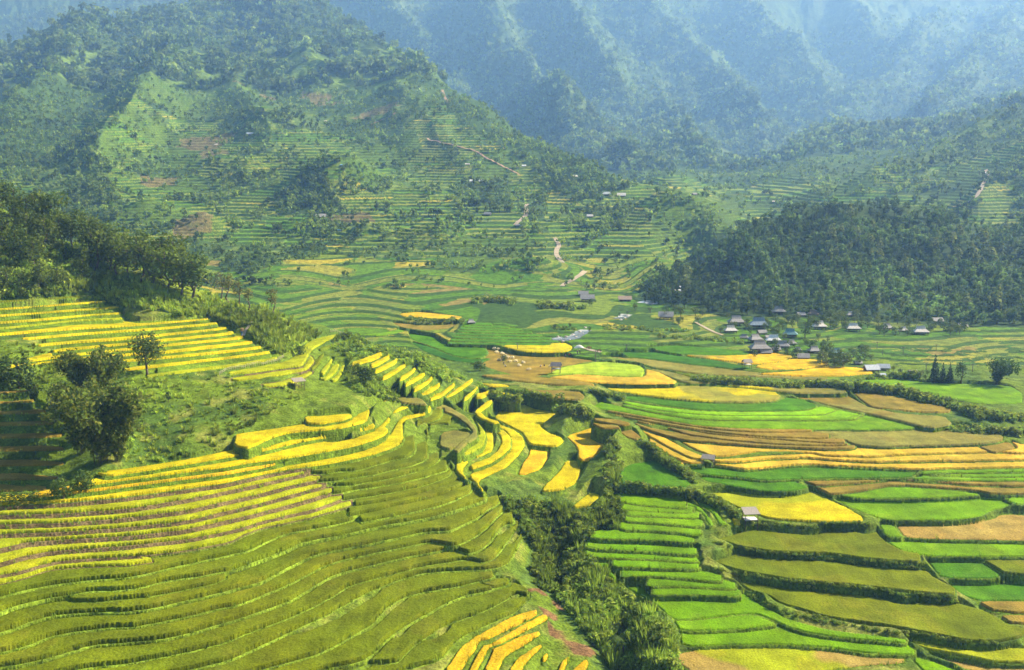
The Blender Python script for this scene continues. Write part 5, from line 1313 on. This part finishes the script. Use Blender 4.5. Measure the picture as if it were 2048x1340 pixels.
for u, v, s in ((1116,674,1),(1122,679,.8),(1132,674,1.1),(1139,680,.8),(1146,670,1.2),(1152,674,.9),(1160,664,1.1),(1166,667,.8),(1126,683,.9),(1170,656,1.2),(1242,640,1.2),(1250,636,.9),(1256,632,1.1)):
    p = hit(ZF, u, v)
    if p is None: continue
    o = bl[k] if k < 3 else bl[k % 3].copy()
    if k >= 3: COL.objects.link(o)
    o.location = p; o.scale = (s, s, s); o.rotation_euler = (0, 0, k); tag(o, "pale boulder lying in the rocky stream bed", "boulder", "boulders in the stream"); k += 1

# ------------------------------------------------------------------ houses
ROOFS = {'dark': (0.27, 0.265, 0.265), 'grey': (0.34, 0.33, 0.32), 'light': (0.60, 0.57, 0.52), 'white': (0.75, 0.75, 0.73), 'blue': (0.20, 0.27, 0.34), 'pale blue': (0.34, 0.40, 0.47), 'teal': (0.12, 0.27, 0.29), 'brown': (0.20, 0.15, 0.11), 'bright blue': (0.12, 0.35, 0.62)}
def roof_mat(k):
    nm = "roof " + k
    return bpy.data.materials.get(nm) or plain_mat(nm, ROOFS[k], .55 if k in ('white', 'blue', 'pale blue', 'teal') else .85, .35, 1.2, stretch=(6, .6, 1), bump=.4)
M_WALL = plain_mat("dark_timber", (0.11, 0.075, 0.05), .9, .4, 2, stretch=(6, 6, .5), bump=.4)
M_POST = plain_mat("post_timber", (0.13, 0.10, 0.07), .9, .3, 4)
M_DARK = plain_mat("dark_opening", (0.012, 0.012, 0.013), .7, .2)
M_PLASTER = plain_mat("limewash", (0.55, 0.52, 0.46), .9, .2, 2)
def house(u, v, wpx, colr, form, label, rz=0.0, stilts=True, hpx=None, name="house", group=None, Zf=None, dmin=0):
    p = hit(ZF if Zf is None else Zf, u, v, dmin)
    if p is None: return None
    w = wpx * p[1] / F * .80; dp = w * .72; wh = w * .13; sh_ = w * .10 if stilts else .05; rh = w * (.33 if form == 'hip' else .27); ov = w * .09
    e = empty(name, (p[0], p[1], p[2]), rz)
    x0, x1, y0, y1 = -w / 2 + ov, w / 2 - ov, -dp / 2 + ov, dp / 2 - ov
    mb = MB(); mb.box(x0, x1, y0, y1, sh_, sh_ + wh); mb.build("wall", M_WALL, e)
    if stilts:
        for ix in (0, .33, .67, 1):
            for iy in (0, 1):
                mb = MB(); r = w * .012 + .05; cx = x0 + .1 + (x1 - x0 - .2) * ix; cy = y0 + .1 + (y1 - y0 - .2) * iy; mb.box(cx - r, cx + r, cy - r, cy + r, -1.5, sh_); mb.build("post", M_POST, e)
    zb = sh_ + wh; X0, X1, Y0, Y1 = -w / 2, w / 2, -dp / 2, dp / 2; zt = zb + rh
    mb = MB(); t = .12
    if form == 'hip':      # hipped skirt with a steep gablet ridge on top
        zm = zb + rh * .45; a, b = w * .30, dp * .17; zb2 = zb - w * .02
        mid = [(-a, -b, zm), (a, -b, zm), (a, b, zm), (-a, b, zm)]; low = [(X0, Y0, zb2), (X1, Y0, zb2), (X1, Y1, zb2), (X0, Y1, zb2)]
        for i in range(4):
            j = (i + 1) % 4; mb.poly([low[i], low[j], mid[j], mid[i]])
        r0, r1 = (-a * .9, 0, zt), (a * .9, 0, zt)
        mb.poly([mid[0], mid[1], r1, r0]); mb.poly([mid[2], mid[3], r0, r1]); mb.poly([mid[1], mid[2], r1]); mb.poly([mid[3], mid[0], r0]); mb.poly([(x, y, z - t) for x, y, z in reversed(low)])
        for i in range(4):
            j = (i + 1) % 4; mb.poly([(low[i][0], low[i][1], zb2 - t), (low[j][0], low[j][1], zb2 - t), low[j], low[i]])
    elif form == 'gable':
        for s in (-1, 1):
            q = [(X0, s * dp / 2, zb - w * .03), (X1, s * dp / 2, zb - w * .03), (X1, 0, zt), (X0, 0, zt)]
            mb.slab(q if s < 0 else q[::-1], t)
    else:
        mb.slab([(X0, Y0, zb), (X1, Y0, zb), (X1, Y1, zb + rh * .8), (X0, Y1, zb + rh * .8)], t)
    rf = mb.build("roof", roof_mat(colr), e)
    if form == 'hip':
        mb = MB(); mb.bar((-w * .28, 0, zt + .03), (w * .28, 0, zt + .03), .1, .1, 6); mb.build("ridge_cap", roof_mat(colr), rf)
    if form == 'gable':
        for s in (-1, 1):
            mb = MB(); xx = x0 if s < 0 else x1; mb.poly([(xx, y0, zb + .002), (xx, y1, zb + .002), (xx, 0, zt - .25)]); mb.build("gable_wall", M_WALL, e)
    mb = MB(); mb.box(-w * .04, w * .04, y0 - .06, y0 - .003, sh_ + .02, sh_ + wh * .85); mb.build("door", M_DARK, e)
    for s in (-.27, .25):
        mb = MB(); mb.box(w * (s - .05), w * (s + .05), y0 - .05, y0 - .003, sh_ + wh * .38, sh_ + wh * .8); mb.build("window", M_DARK, e)
    return tag(e, label, "house", group)
G_ = "houses of the village"
for a in ((1472,650,42,'dark','hip',"grey house with an annex, leftmost of the row at the foot of the hill",.1),
          (1517,657,50,'blue','hip',"large blue-roofed house at the left end of the village",-.1),
          (1461,666,34,'light','hip',"low pale-roofed house beside the end of the footpath",.05),
          (1510,684,36,'dark','hip',"dark-roofed house left of the white roof",.3),
          (1524,669,24,'dark','gable',"small dark house behind the dark-roofed one left of the white roof",.2),
          (1547,686,38,'white','hip',"bright white-roofed house in the village centre",-.15),
          (1580,674,38,'teal','hip',"teal-roofed house behind the white roof",-.25),
          (1583,690,24,'dark','hip',"small dark house under the teal roof",.2),
          (1565,697,36,'dark','hip',"dark-roofed house just in front of the white roof",-.2),
          (1519,704,52,'dark','hip',"widest dark-roofed house at the front of the village",.05),
          (1532,709,30,'dark','gable',"dark gabled house touching the front of the widest house",-.1),
          (1628,706,32,'dark','hip',"dark house between the village centre and the tall trees",.15),
          (1606,719,32,'dark','gable',"low dark house just behind the golden half-moon field",-.1),
          (1673,709,28,'teal','hip',"teal-roofed house half hidden behind the tall village trees",.1),
          (1637,658,38,'light','hip',"pale-roofed stilt house in the row under the hill, nearest to the blue roof",.05),
          (1706,662,36,'light','hip',"pale-roofed stilt house with a veranda in the middle of the row under the hill",-.05),
          (1773,660,30,'grey','hip',"grey-roofed stilt house partly behind bushes in the row under the hill",.08),
          (1841,669,38,'light','hip',"pale-roofed stilt house at the right end of the row under the hill",-.06),
          (1874,646,28,'grey','gable',"grey-roofed house standing higher at the right end of the village",.05),
          (1701,633,22,'grey','hip',"small grey roof among the trees up the hill above the middle of the row",.1),
          (1626,632,28,'brown','hip',"brownish roof above the nearest pale stilt house",-.1),
          (1602,633,22,'dark','gable',"small dark roof left of the brownish roof",.2),
          (1557,628,36,'grey','hip',"grey-roofed house with a broken outline above the blue roof",-.15),
          (1742,744,38,'pale blue','gable',"pale blue tin-roofed house beside the lowest golden field",.15),
          (1766,740,32,'pale blue','gable',"light tin-roofed house, right one of the pair by the golden field",-.1),
          (1825,748,22,'dark','gable',"small dark shed by the conifers",.1),
          (1332,638,38,'dark','gable',"dark barn-like house alone by the stream below the hill",-.2),
          (1519,594,26,'light','hip',"pale roof alone half way up the wooded hill",.1),
          (1175,603,36,'dark','gable',"long dark farmhouse in the middle of the valley",-.12),
          (1488,678,22,'dark','hip',"small dark-roofed house behind the dark one left of the white roof",-.2),
          (1537,677,18,'grey','gable',"tiny grey gabled house just behind the white roof",.1),
          (1552,702,22,'dark','gable',"small dark gabled house right of the front of the widest house",.25),
          (1596,703,20,'grey','hip',"small grey house at the right edge of the village centre",-.1),
          (1648,716,20,'light','gable',"small pale house at the foot of the tall village trees",.2),
          (1690,724,22,'dark','hip',"dark house half hidden right of the tall village trees",-.15),
          (1716,729,20,'grey','gable',"grey house among bushes behind the lowest golden field",.1),
          (1806,664,24,'light','hip',"small pale house between the two right-hand houses of the row under the hill",-.05),
          (1925,656,24,'grey','gable',"last grey roof far right along the foot of the hill",.1),
          (1167,592,26,'dark','gable',"smaller dark house behind the valley farmhouse",-.12)):
    house(*a[:6], rz=a[6], group=G_)
house(1765,752,18,'pale blue','shed',"small tin lean-to in front of the pair by the golden field",-.1,False,name="shed",group="sheds")
house(1357,585,17,'white','shed',"white tin shelter on the clearing beside the wooded hill",.1,True,name="shed",group="sheds")
house(1365,577,14,'white','shed',"second white tin shelter just above on the same clearing",.1,True,name="shed",group="sheds")
house(1250,602,34,'brown','shed',"long low brown shed right of the valley farmhouse",-.05,False,name="shed",group="sheds")
house(942,648,22,'dark','hip',"small dark stilt house standing over the green stacked paddies",.3,True,group="lone houses")
D_ = "houses scattered over the slopes"
for a in ((642,436,26,'grey','gable',"grey house beside the red earth bank on the left slope"),(945,364,15,'white','gable',"white-roofed house, left one of the two above the dark grove"),(963,364,15,'white','gable',"white-roofed house, right one of the two above the dark grove"),
          (983,365,8,'light','gable',"tiny pale house right of the two white ones"),(1213,390,19,'white','gable',"white-roofed house among the trees at the valley head"),(1243,393,22,'light','gable',"pale house right of the white one at the valley head"),
          (1180,434,16,'light','gable',"pale house in the trees beside the middle knoll"),(935,330,12,'light','shed',"pale shed on the golden strip of the middle slope"),(1048,333,11,'white','gable',"white house at the end of the reddish track"),(1150,354,12,'light','gable',"lone pale house below the ridge trees"),
          (683,331,8,'bright blue','shed',"tiny bright blue shed on the green knoll"),(753,378,14,'pale blue','gable',"pale blue house at the foot of the green knoll"),(500,270,16,'pale blue','gable',"blue-grey house high on the striped left slope"),(432,290,8,'white','shed',"tiny white hut by the dark trees of the left slope"),
          (651,243,7,'light','shed',"tiny pale hut high on the right part of the left slope"),(528,361,8,'white','shed',"tiny white hut below the green knoll"),(678,461,8,'bright blue','shed',"tiny blue shed under the red earth bank"),(465,3,22,'teal','shed',"teal tin roof on the very top of the left mountain"),
          (1160,386,11,'light','gable',"small pale house left of the valley head trees"),(1175,377,10,'white','gable',"small white house above the valley head trees"),(1035,452,12,'dark','gable',"small dark house at the end of the curving road"),(975,430,18,'dark','gable',"dark house among the trees left of the curving road"),(1970,347,10,'white','shed',"tiny white shelter at the bend of the right-hand road"),(1390,390,14,'dark','gable',"small dark house behind the middle knoll"),(1548,404,9,'light','shed',"tiny pale hut in the valley behind the wooded hill")):
    house(*a, rz=random.uniform(-.3, .3), stilts=False, group=D_, Zf=Z, dmin=400)

# ------------------------------------------------------------------ field huts
M_THATCH = plain_mat("weathered_board", (0.30, 0.27, 0.24), .9, .35, 2.5, stretch=(8, .6, 1), bump=.5)
M_TARP = plain_mat("pale_tarpaulin", (0.72, 0.71, 0.68), .7, .1, 2)
M_BLUETARP = plain_mat("blue_grey_tarpaulin", (0.30, 0.36, 0.45), .7, .15, 2)
def hut(u, v, wpx, hpx, label, rz, roof='slant', floor_=None, board=M_THATCH):
    p = hit(ZC, u, v)
    if p is None: return
    s = p[1] / F; w = wpx * s; H = hpx * s * 1.02; dp = w * .75; e = empty("field_hut", p, rz)
    for ix in (-.38, .38):
        for iy in (-.36, .36):
            mb = MB(); top = H * (.80 if roof == 'gable' else .86 - .12 * (iy < 0)); mb.bar((ix * w, iy * dp, -1.0), (ix * w, iy * dp, top), .075, .06, 6); mb.build("post", M_POST, e)
    mb = MB()
    if roof == 'slant':
        mb.slab([(-w * .5, -dp * .5, H * .76), (w * .5, -dp * .5, H * .76), (w * .46, dp * .5, H * .98), (-w * .46, dp * .5, H * .98)], .10); rf = mb.build("roof", board, e)
    else:
        for sd_ in (-1, 1):
            q = [(-w * .52, sd_ * dp * .55, H * .66), (w * .52, sd_ * dp * .55, H * .66), (w * .46, 0, H), (-w * .46, 0, H)]; mb.slab(q if sd_ < 0 else q[::-1], .08)
        rf = mb.build("roof", board, e)
    mb = MB()
    for iy in (-.36, .36): mb.bar((-w * .44, iy * dp, H * .36), (w * .44, iy * dp, H * .36), .05, .05, 5)
    for ix in (-.38, .38): mb.bar((ix * w, -dp * .42, H * .365), (ix * w, dp * .42, H * .365), .05, .05, 5)
    mb.build("frame", M_POST, e)
    if floor_ is not None:
        mb = MB(); mb.slab([(-w * .40, -dp * .40, H * .42), (w * .40, -dp * .40, H * .42), (w * .38, dp * .38, H * .45), (-w * .38, dp * .38, H * .45)], .06); mb.build("platform", floor_, e)
    tag(e, label, "hut", "open huts in the fields")
hut(1500,1052,34,37,"open hut with a slanting grey roof over a white platform by the yellow green field",.12,'slant',M_TARP)
hut(1417,929,28,21,"weathered gabled hut at the left of the ochre golden strips",-.35,'gable',None)
hut(1112,746,22,22,"dark gabled hut on four posts at the harvested field",-.15,'gable',M_BLUETARP, plain_mat("slate_board", (0.15,0.15,0.17), .85, .3, 3))
hut(1494,736,19,18,"pale thatched hut at the left tip of the golden half-moon field",.15,'gable',M_TARP)
hut(597,778,26,22,"ruined hut with a fallen pale roof under the curving terraces",.6,'slant',None, plain_mat("bleached_straw", (0.27,0.24,0.20), .9, .35, 4, stretch=(8,1,1)))

# ------------------------------------------------------------------ people
def skin_mesh(name, joints, edges, radii, mat, sub=1):
    me = bpy.data.meshes.new(name); me.from_pydata(joints, edges, []); o = bpy.data.objects.new(name, me); COL.objects.link(o)
    sk = o.modifiers.new("Skin", 'SKIN')
    for i, r in enumerate(radii): me.skin_vertices[0].data[i].radius = r if isinstance(r, tuple) else (r, r)
    me.skin_vertices[0].data[0].use_root = True
    o.modifiers.new("Sub", 'SUBSURF').levels = sub
    dg = bpy.context.evaluated_depsgraph_get(); m2 = bpy.data.meshes.new_from_object(o.evaluated_get(dg)); bpy.data.objects.remove(o)
    m2.name = name; m2.materials.clear(); m2.materials.append(mat); m2.polygons.foreach_set("use_smooth", [True] * len(m2.polygons))
    o = bpy.data.objects.new(name, m2); COL.objects.link(o); return o
M_SKIN = plain_mat("skin", (0.36, 0.22, 0.15), .6, .1)
def cloth(n_, c): return bpy.data.materials.get("cloth " + n_) or plain_mat("cloth " + n_, c, .9, .2, 6)
def person(u, v, hpx, label, shirt, trousers, hat=None, pose='stand', rz=0.0, group=None):
    p = hit(ZC, u, v)
    if p is None: return None
    s = hpx * p[1] / F / (1.72 if pose != 'crouch' else 1.05)
    if pose == 'crouch':
        pel=(0,0,.32); che=(0,-.22,.68); nk=(0,-.30,.80); hd=(0,-.36,.93); kn=[(.16,-.36,.46),(-.16,-.36,.46)]; ft=[(.15,-.12,.06),(-.15,-.12,.06)]; toe=[(.16,-.30,.04),(-.16,-.30,.04)]; sh_=[(.19,-.26,.74),(-.19,-.26,.74)]; el=[(.24,-.46,.52),(-.24,-.46,.52)]; ha=[(.14,-.62,.32),(-.14,-.62,.32)]
    else:
        b = -.18 if pose == 'bent' else 0.0; st_ = .16 if pose == 'walk' else .03
        pel=(0,0,.92); che=(0,b,1.28); nk=(0,b*1.3,1.47); hd=(0,b*1.5-.02,1.61); kn=[(.10,-st_*.6,.5),(-.10,st_*.4,.5)]; ft=[(.10,-st_,.07),(-.10,st_*1.3,.09)]; toe=[(.12,-st_-.17,.03),(-.12,st_*1.3-.16,.05)]
        sh_=[(.19,b,1.40),(-.19,b,1.40)]; el=[(.27,b-.02,1.13),(-.27,b+.04,1.13)]; ha=[(.25,b-.16,.92),(-.25,b-.02,.88)]
    J=[pel,che,nk,hd,(hd[0],hd[1]-.01,hd[2]+.09)]; Ed=[(0,1),(1,2),(2,3),(3,4)]; Rr=[(.15,.11),(.16,.11),.055,.085,.075]
    for i in (0,1):
        k=len(J); J+=[sh_[i],el[i],ha[i]]; Ed+=[(1,k),(k,k+1),(k+1,k+2)]; Rr+=[.06,.042,.03]
        hx,hy,hz=ha[i]
        for f in range(5):     # four fingers and a thumb
            q=len(J); dx=(f-1.5)*.017 if f<4 else .05*(1 if i==0 else -1)*-1; J+=[(hx+dx,hy-.02,hz-(.085 if f<4 else .04))]; Ed+=[(k+2,q)]; Rr+=[.0095]
        k=len(J); J+=[(kn[i][0]*.95,pel[1],pel[2]-.06),kn[i],ft[i],toe[i]]; Ed+=[(0,k),(k,k+1),(k+1,k+2),(k+2,k+3)]; Rr+=[.085,.06,.04,.032]
    o = skin_mesh("person", J, Ed, Rr, M_SKIN)
    T=[pel,che,nk]; E2=[(0,1),(1,2)]; R2=[(.165,.125),(.18,.13),.07]
    for i in (0,1):
        k=len(T); w_=tuple(a*.75+b_*.25 for a,b_ in zip(ha[i],el[i])); T+=[sh_[i],el[i],w_]; E2+=[(1,k),(k,k+1),(k+1,k+2)]; R2+=[.075,.058,.045]
    c = skin_mesh("shirt", T, E2, R2, cloth(*shirt)); c.parent = o
    T=[pel]; E2=[]; R2=[(.165,.125)]
    for i in (0,1):
        k=len(T); T+=[(kn[i][0]*.95,pel[1],pel[2]-.08),kn[i],(ft[i][0],ft[i][1],ft[i][2]+.05)]; E2+=[(0,k),(k,k+1),(k+1,k+2)]; R2+=[.1,.075,.06]
    c = skin_mesh("trousers", T, E2, R2, cloth(*trousers)); c.parent = o
    mb = MB()
    if hat == 'cone': mb.bar((hd[0],hd[1],hd[2]+.07),(hd[0],hd[1],hd[2]+.24),.26,.01,16); mb.build("hat", cloth('straw',(.55,.45,.28)), o)
    else:
        c = skin_mesh("hair", [(hd[0],hd[1]+.02,hd[2]+.02),(hd[0],hd[1]+.02,hd[2]+.12)], [(0,1)], [.092,.08], cloth('black hair',(.015,.013,.012))); c.parent = o
    for sx in (-.035,.035):
        mb = MB(); mb.box(hd[0]+sx-.012,hd[0]+sx+.012,hd[1]-.098,hd[1]-.085,hd[2]+.03,hd[2]+.045); mb.build("eye", M_DARK, o)
    mb = MB(); mb.bar((hd[0],hd[1]-.085,hd[2]+.03),(hd[0],hd[1]-.108,hd[2]),.012,.018,5); mb.build("nose", M_SKIN, o)
    o.location = p; o.scale = (s,s,s); o.rotation_euler = (0,0,rz)
    tag(o, label, "person", group); return o
BL=('blue',(.10,.25,.55)); NV=('navy',(.03,.04,.09)); RD=('red',(.42,.07,.09)); WH=('white',(.75,.74,.72)); BK=('black',(.025,.025,.03)); LB=('light blue',(.28,.45,.70)); PU=('purple',(.22,.09,.25))
pr = person(484,672,18,"person in blue carrying a load up the path beside the yellow strips",LB,BL,None,'walk',2.6)
mb = MB(); lp = Vector(pr.location); sc_ = pr.scale[0]
for i in range(10):
    a = i * .628; mb.bar((.30*math.cos(a)*.9,.30*math.sin(a)*.9,0),(.30*math.cos(a),.30*math.sin(a),.5),.05,.05,5)
mb.bar((0,0,.0),(0,0,.48),.27,.31,14)
bk = mb.build("basket", plain_mat("wicker",(.34,.22,.11),.9,.35,9,stretch=(1,1,6)), None); bk.location = lp + Vector((.17,-.36,1.02))*sc_; bk.scale = (sc_,)*3
tag(bk, "brown wicker basket on the back of the person on the path", "basket")
Gp = "farm workers in the valley"
person(1131,715,8,"worker in dark clothes standing left of the other two on the harvested field",NV,BK,None,'stand',1.0,Gp)
person(1138,714,8,"worker in red standing at the edge of the harvested field",RD,BK,None,'stand',-.6,Gp)
person(1141,713,8,"worker in black right beside the one in red",BK,NV,None,'bent',.4,Gp)
person(1155,709,9,"worker in purple under a straw hat at the corner of the path field",PU,BK,'cone','stand',.2,Gp)
person(1160,708,9,"worker in dark blue with a straw hat, right of the one in purple",NV,BK,'cone','bent',-.8,Gp)
person(1080,734,6,"worker in white crouching left of the dark gabled hut",WH,BK,None,'crouch',1.2,Gp)
person(1089,733,6,"worker in dark clothes crouching next to the one in white",BK,BK,None,'crouch',-.5,Gp)
person(1098,736,7,"worker in pale clothes bending beside the dark gabled hut",WH,NV,'cone','bent',2.0,Gp)
person(1007,730,7,"worker in dark clothes bending among the contour ridges",BK,NV,None,'bent',.5,Gp)
person(1012,734,6,"worker in white crouching among the contour ridges",WH,BK,None,'crouch',-1.0,Gp)

# ------------------------------------------------------------------ sheaves, motorbikes, tarpaulin, poles, fences
M_STRAW = plain_mat("straw", (0.62, 0.55, 0.38), .95, .3, 8, stretch=(1, 1, 4))
sv, sf, scl = leafcloud([(0, 0, .35, .55, .55, .4)], 60, .22, (.62, .56, .38), 900, var=.2, inner=.2)
sh0 = mesh_np("rice_sheaf", sv, sf, M_LEAF, scl); k = 0
for u, v in ((989,699),(997,700),(1004,709),(1010,714),(1016,716),(1025,717),(1031,724),(1038,733),(1058,741),(1020,725),(998,722),(993,706),(1046,727)):
    p = hit(ZF, u, v)
    o = sh0 if k == 0 else sh0.copy()
    if k: COL.objects.link(o)
    o.location = p; o.rotation_euler = (0, 0, k * 1.3); o.scale = (1.3, 1.3, 1.3); tag(o, "pale sheaf of cut rice lying on the contour field", "sheaf", "sheaves on the harvested contour field"); k += 1
def motorbike(u, v, label, rz):
    p = hit(ZF, u, v); e = empty("motorbike", (p[0], p[1], p[2] + .2), rz); M1 = cloth('tyre', (.02,.02,.02)); M2 = cloth('bike paint', (.28,.05,.05))
    for x in (-.62, .62):
        mb = MB()
        for i in range(14):
            a, b = i*2*math.pi/14, (i+1)*2*math.pi/14; mb.bar((x+.29*math.cos(a),0,.3+.29*math.sin(a)),(x+.29*math.cos(b),0,.3+.29*math.sin(b)),.05,.05,5)
        for i in range(4): a=i*math.pi/4; mb.bar((x-.27*math.cos(a),0,.3-.27*math.sin(a)),(x+.27*math.cos(a),0,.3+.27*math.sin(a)),.012,.012,4)
        mb.build("wheel", M1, e)
    mb = MB(); mb.bar((-.55,0,.42),(.35,0,.62),.14,.1,8); mb.bar((.35,0,.62),(.52,0,.95),.06,.05,6); mb.bar((.52,0,.95),(.62,0,.3),.04,.035,6); mb.bar((-.1,0,.35),(-.62,0,.3),.04,.04,6); mb.build("body", M2, e)
    mb = MB(); mb.box(-.6,.1,-.12,.12,.68,.78); mb.build("seat", M1, e)
    mb = MB(); mb.bar((.48,-.32,1.02),(.48,.32,1.02),.025,.025,6); mb.build("handlebar", M1, e)
    tag(e, label, "motorbike", "motorbikes by the path")
motorbike(1198,704,"motorbike parked at the right end of the pale path",.3); motorbike(1176,698,"motorbike parked half way along the pale path",.6); motorbike(1180,699,"second motorbike close beside the one half way along the path",.7)
p = hit(ZF, 1158, 696); g = np.random.default_rng(5); nn = 14
gx_, gy_ = np.meshgrid(np.linspace(-1, 1, nn), np.linspace(-1, 1, nn)); gz_ = (1.0 * np.clip(1 - gx_**2, 0, 1) * np.clip(1 - gy_**2, 0, 1) + .12 * g.random((nn, nn)))
ii = np.arange(nn*nn).reshape(nn, nn); tf_ = np.stack([ii[:-1,:-1], ii[:-1,1:], ii[1:,1:], ii[1:,:-1]], -1).reshape(-1, 4)
o = mesh_np("tarpaulin", np.stack([gx_*1.9, gy_*1.0, gz_*1.1], -1).reshape(-1, 3), tf_, M_TARP, smooth=True, loc=p); tag(o, "white tarpaulin draped over a heap at the start of the pale path", "tarpaulin")
def pole(u, v, hpx, label, Zf=None):
    p = hit(ZF if Zf is None else Zf, u, v); s = p[1] / F; H = hpx * s; e = empty("utility_pole", p, random.uniform(-.3, .3))
    mb = MB(); mb.bar((0,0,-.5),(0,0,H),.13,.09,8); mb.build("post", cloth('concrete', (.16,.15,.14)), e)
    mb = MB(); mb.bar((-.7,0,H*.93),(.7,0,H*.93),.05,.05,6); mb.build("crossarm", cloth('concrete', (.16,.15,.14)), e)
    for x in (-.6, .6):
        mb = MB(); mb.bar((x,0,H*.93),(x,0,H*.93+.22),.05,.04,6); mb.build("insulator", cloth('porcelain', (.5,.5,.5)), e)
    tag(e, label, "utility pole", "utility poles in the valley")
pole(1191,723,23,"thin pole beside the lime green field"); pole(1253,700,11,"short pole left of the deep green paddies"); pole(1035,700,14,"pole behind the yellow field near the stream"); pole(1806,709,15,"pole in the paddies right of the village trees"); pole(1754,697,14,"pole below the row of stilt houses"); pole(1872,702,13,"pole in the paddies behind the conifers"); pole(1945,744,17,"pole between the conifers and the leaning bamboo"); pole(1852,741,15,"pole left of the conifers"); pole(1765,710,10,"small pole beside the brightest paddy"); pole(1187,583,9,"pole on the bank above the farmhouse")
M_BAM = plain_mat("dry_bamboo", (0.42, 0.36, 0.26), .8, .3, 5)
def fence(pts, hgt, label):
    us = np.array([q[0] for q in pts], float); vs = np.array([q[1] for q in pts], float); L = np.concatenate([[0], np.cumsum(np.hypot(np.diff(us), np.diff(vs)))])
    s = np.arange(0, L[-1], 4.0); h = hits(ZC, np.interp(s, L, us), np.interp(s, L, vs)); e = empty("bamboo_fence", h[0]); h = h - h[0]
    for i in range(len(h)):
        mb = MB(); q = Vector(h[i]); mb.bar(q + Vector((0,0,-.4)), q + Vector((random.uniform(-.1,.1),0,hgt*random.uniform(.85,1.2))), .05, .04, 5); mb.build("post", M_BAM, e)
    for k in (.45, .85):
        mb = MB()
        for i in range(len(h) - 1): mb.bar(Vector(h[i]) + Vector((0,-.07,hgt*k)), Vector(h[i+1]) + Vector((0,-.07,hgt*k)), .035, .035, 5)
        mb.build("rail", M_BAM, e)
    tag(e, label, "fence", "bamboo fences")
fence([(438,750),(455,741),(490,736),(530,730),(556,723),(568,714)],.85,"bamboo fence under the lowest of the upper yellow strips")
fence([(660,664),(675,666),(690,669),(702,670)],.8,"short bamboo fence at the far end of the curving terraces")

# ------------------------------------------------------------------ haze: one closed box of even, pale air round the whole scene
hm = bpy.data.materials.new("haze"); hm.use_nodes = True
ht = hm.node_tree
for nd in list(ht.nodes):
    if nd.type != 'OUTPUT_MATERIAL': ht.nodes.remove(nd)
pv = ht.nodes.new("ShaderNodeVolumePrincipled")
pv.inputs["Color"].default_value = (0.24, 0.48, 1.0, 1)
pv.inputs["Density"].default_value = 0.00022
pv.inputs["Anisotropy"].default_value = 0.30
pv.inputs["Absorption Color"].default_value = (1, 1, 1, 1)
ht.links.new(pv.outputs[0], ht.nodes["Material Output"].inputs["Volume"])
zt = float(ZC.max()) + 40; zb = float(ZC.min()) - 1.0
hb = MB(); hb.box(-3300, 3300, -60, 4900, zb, zt)
tag(hb.build("haze", hm), "pale blue haze filling the valley air", "haze", kind="stuff")
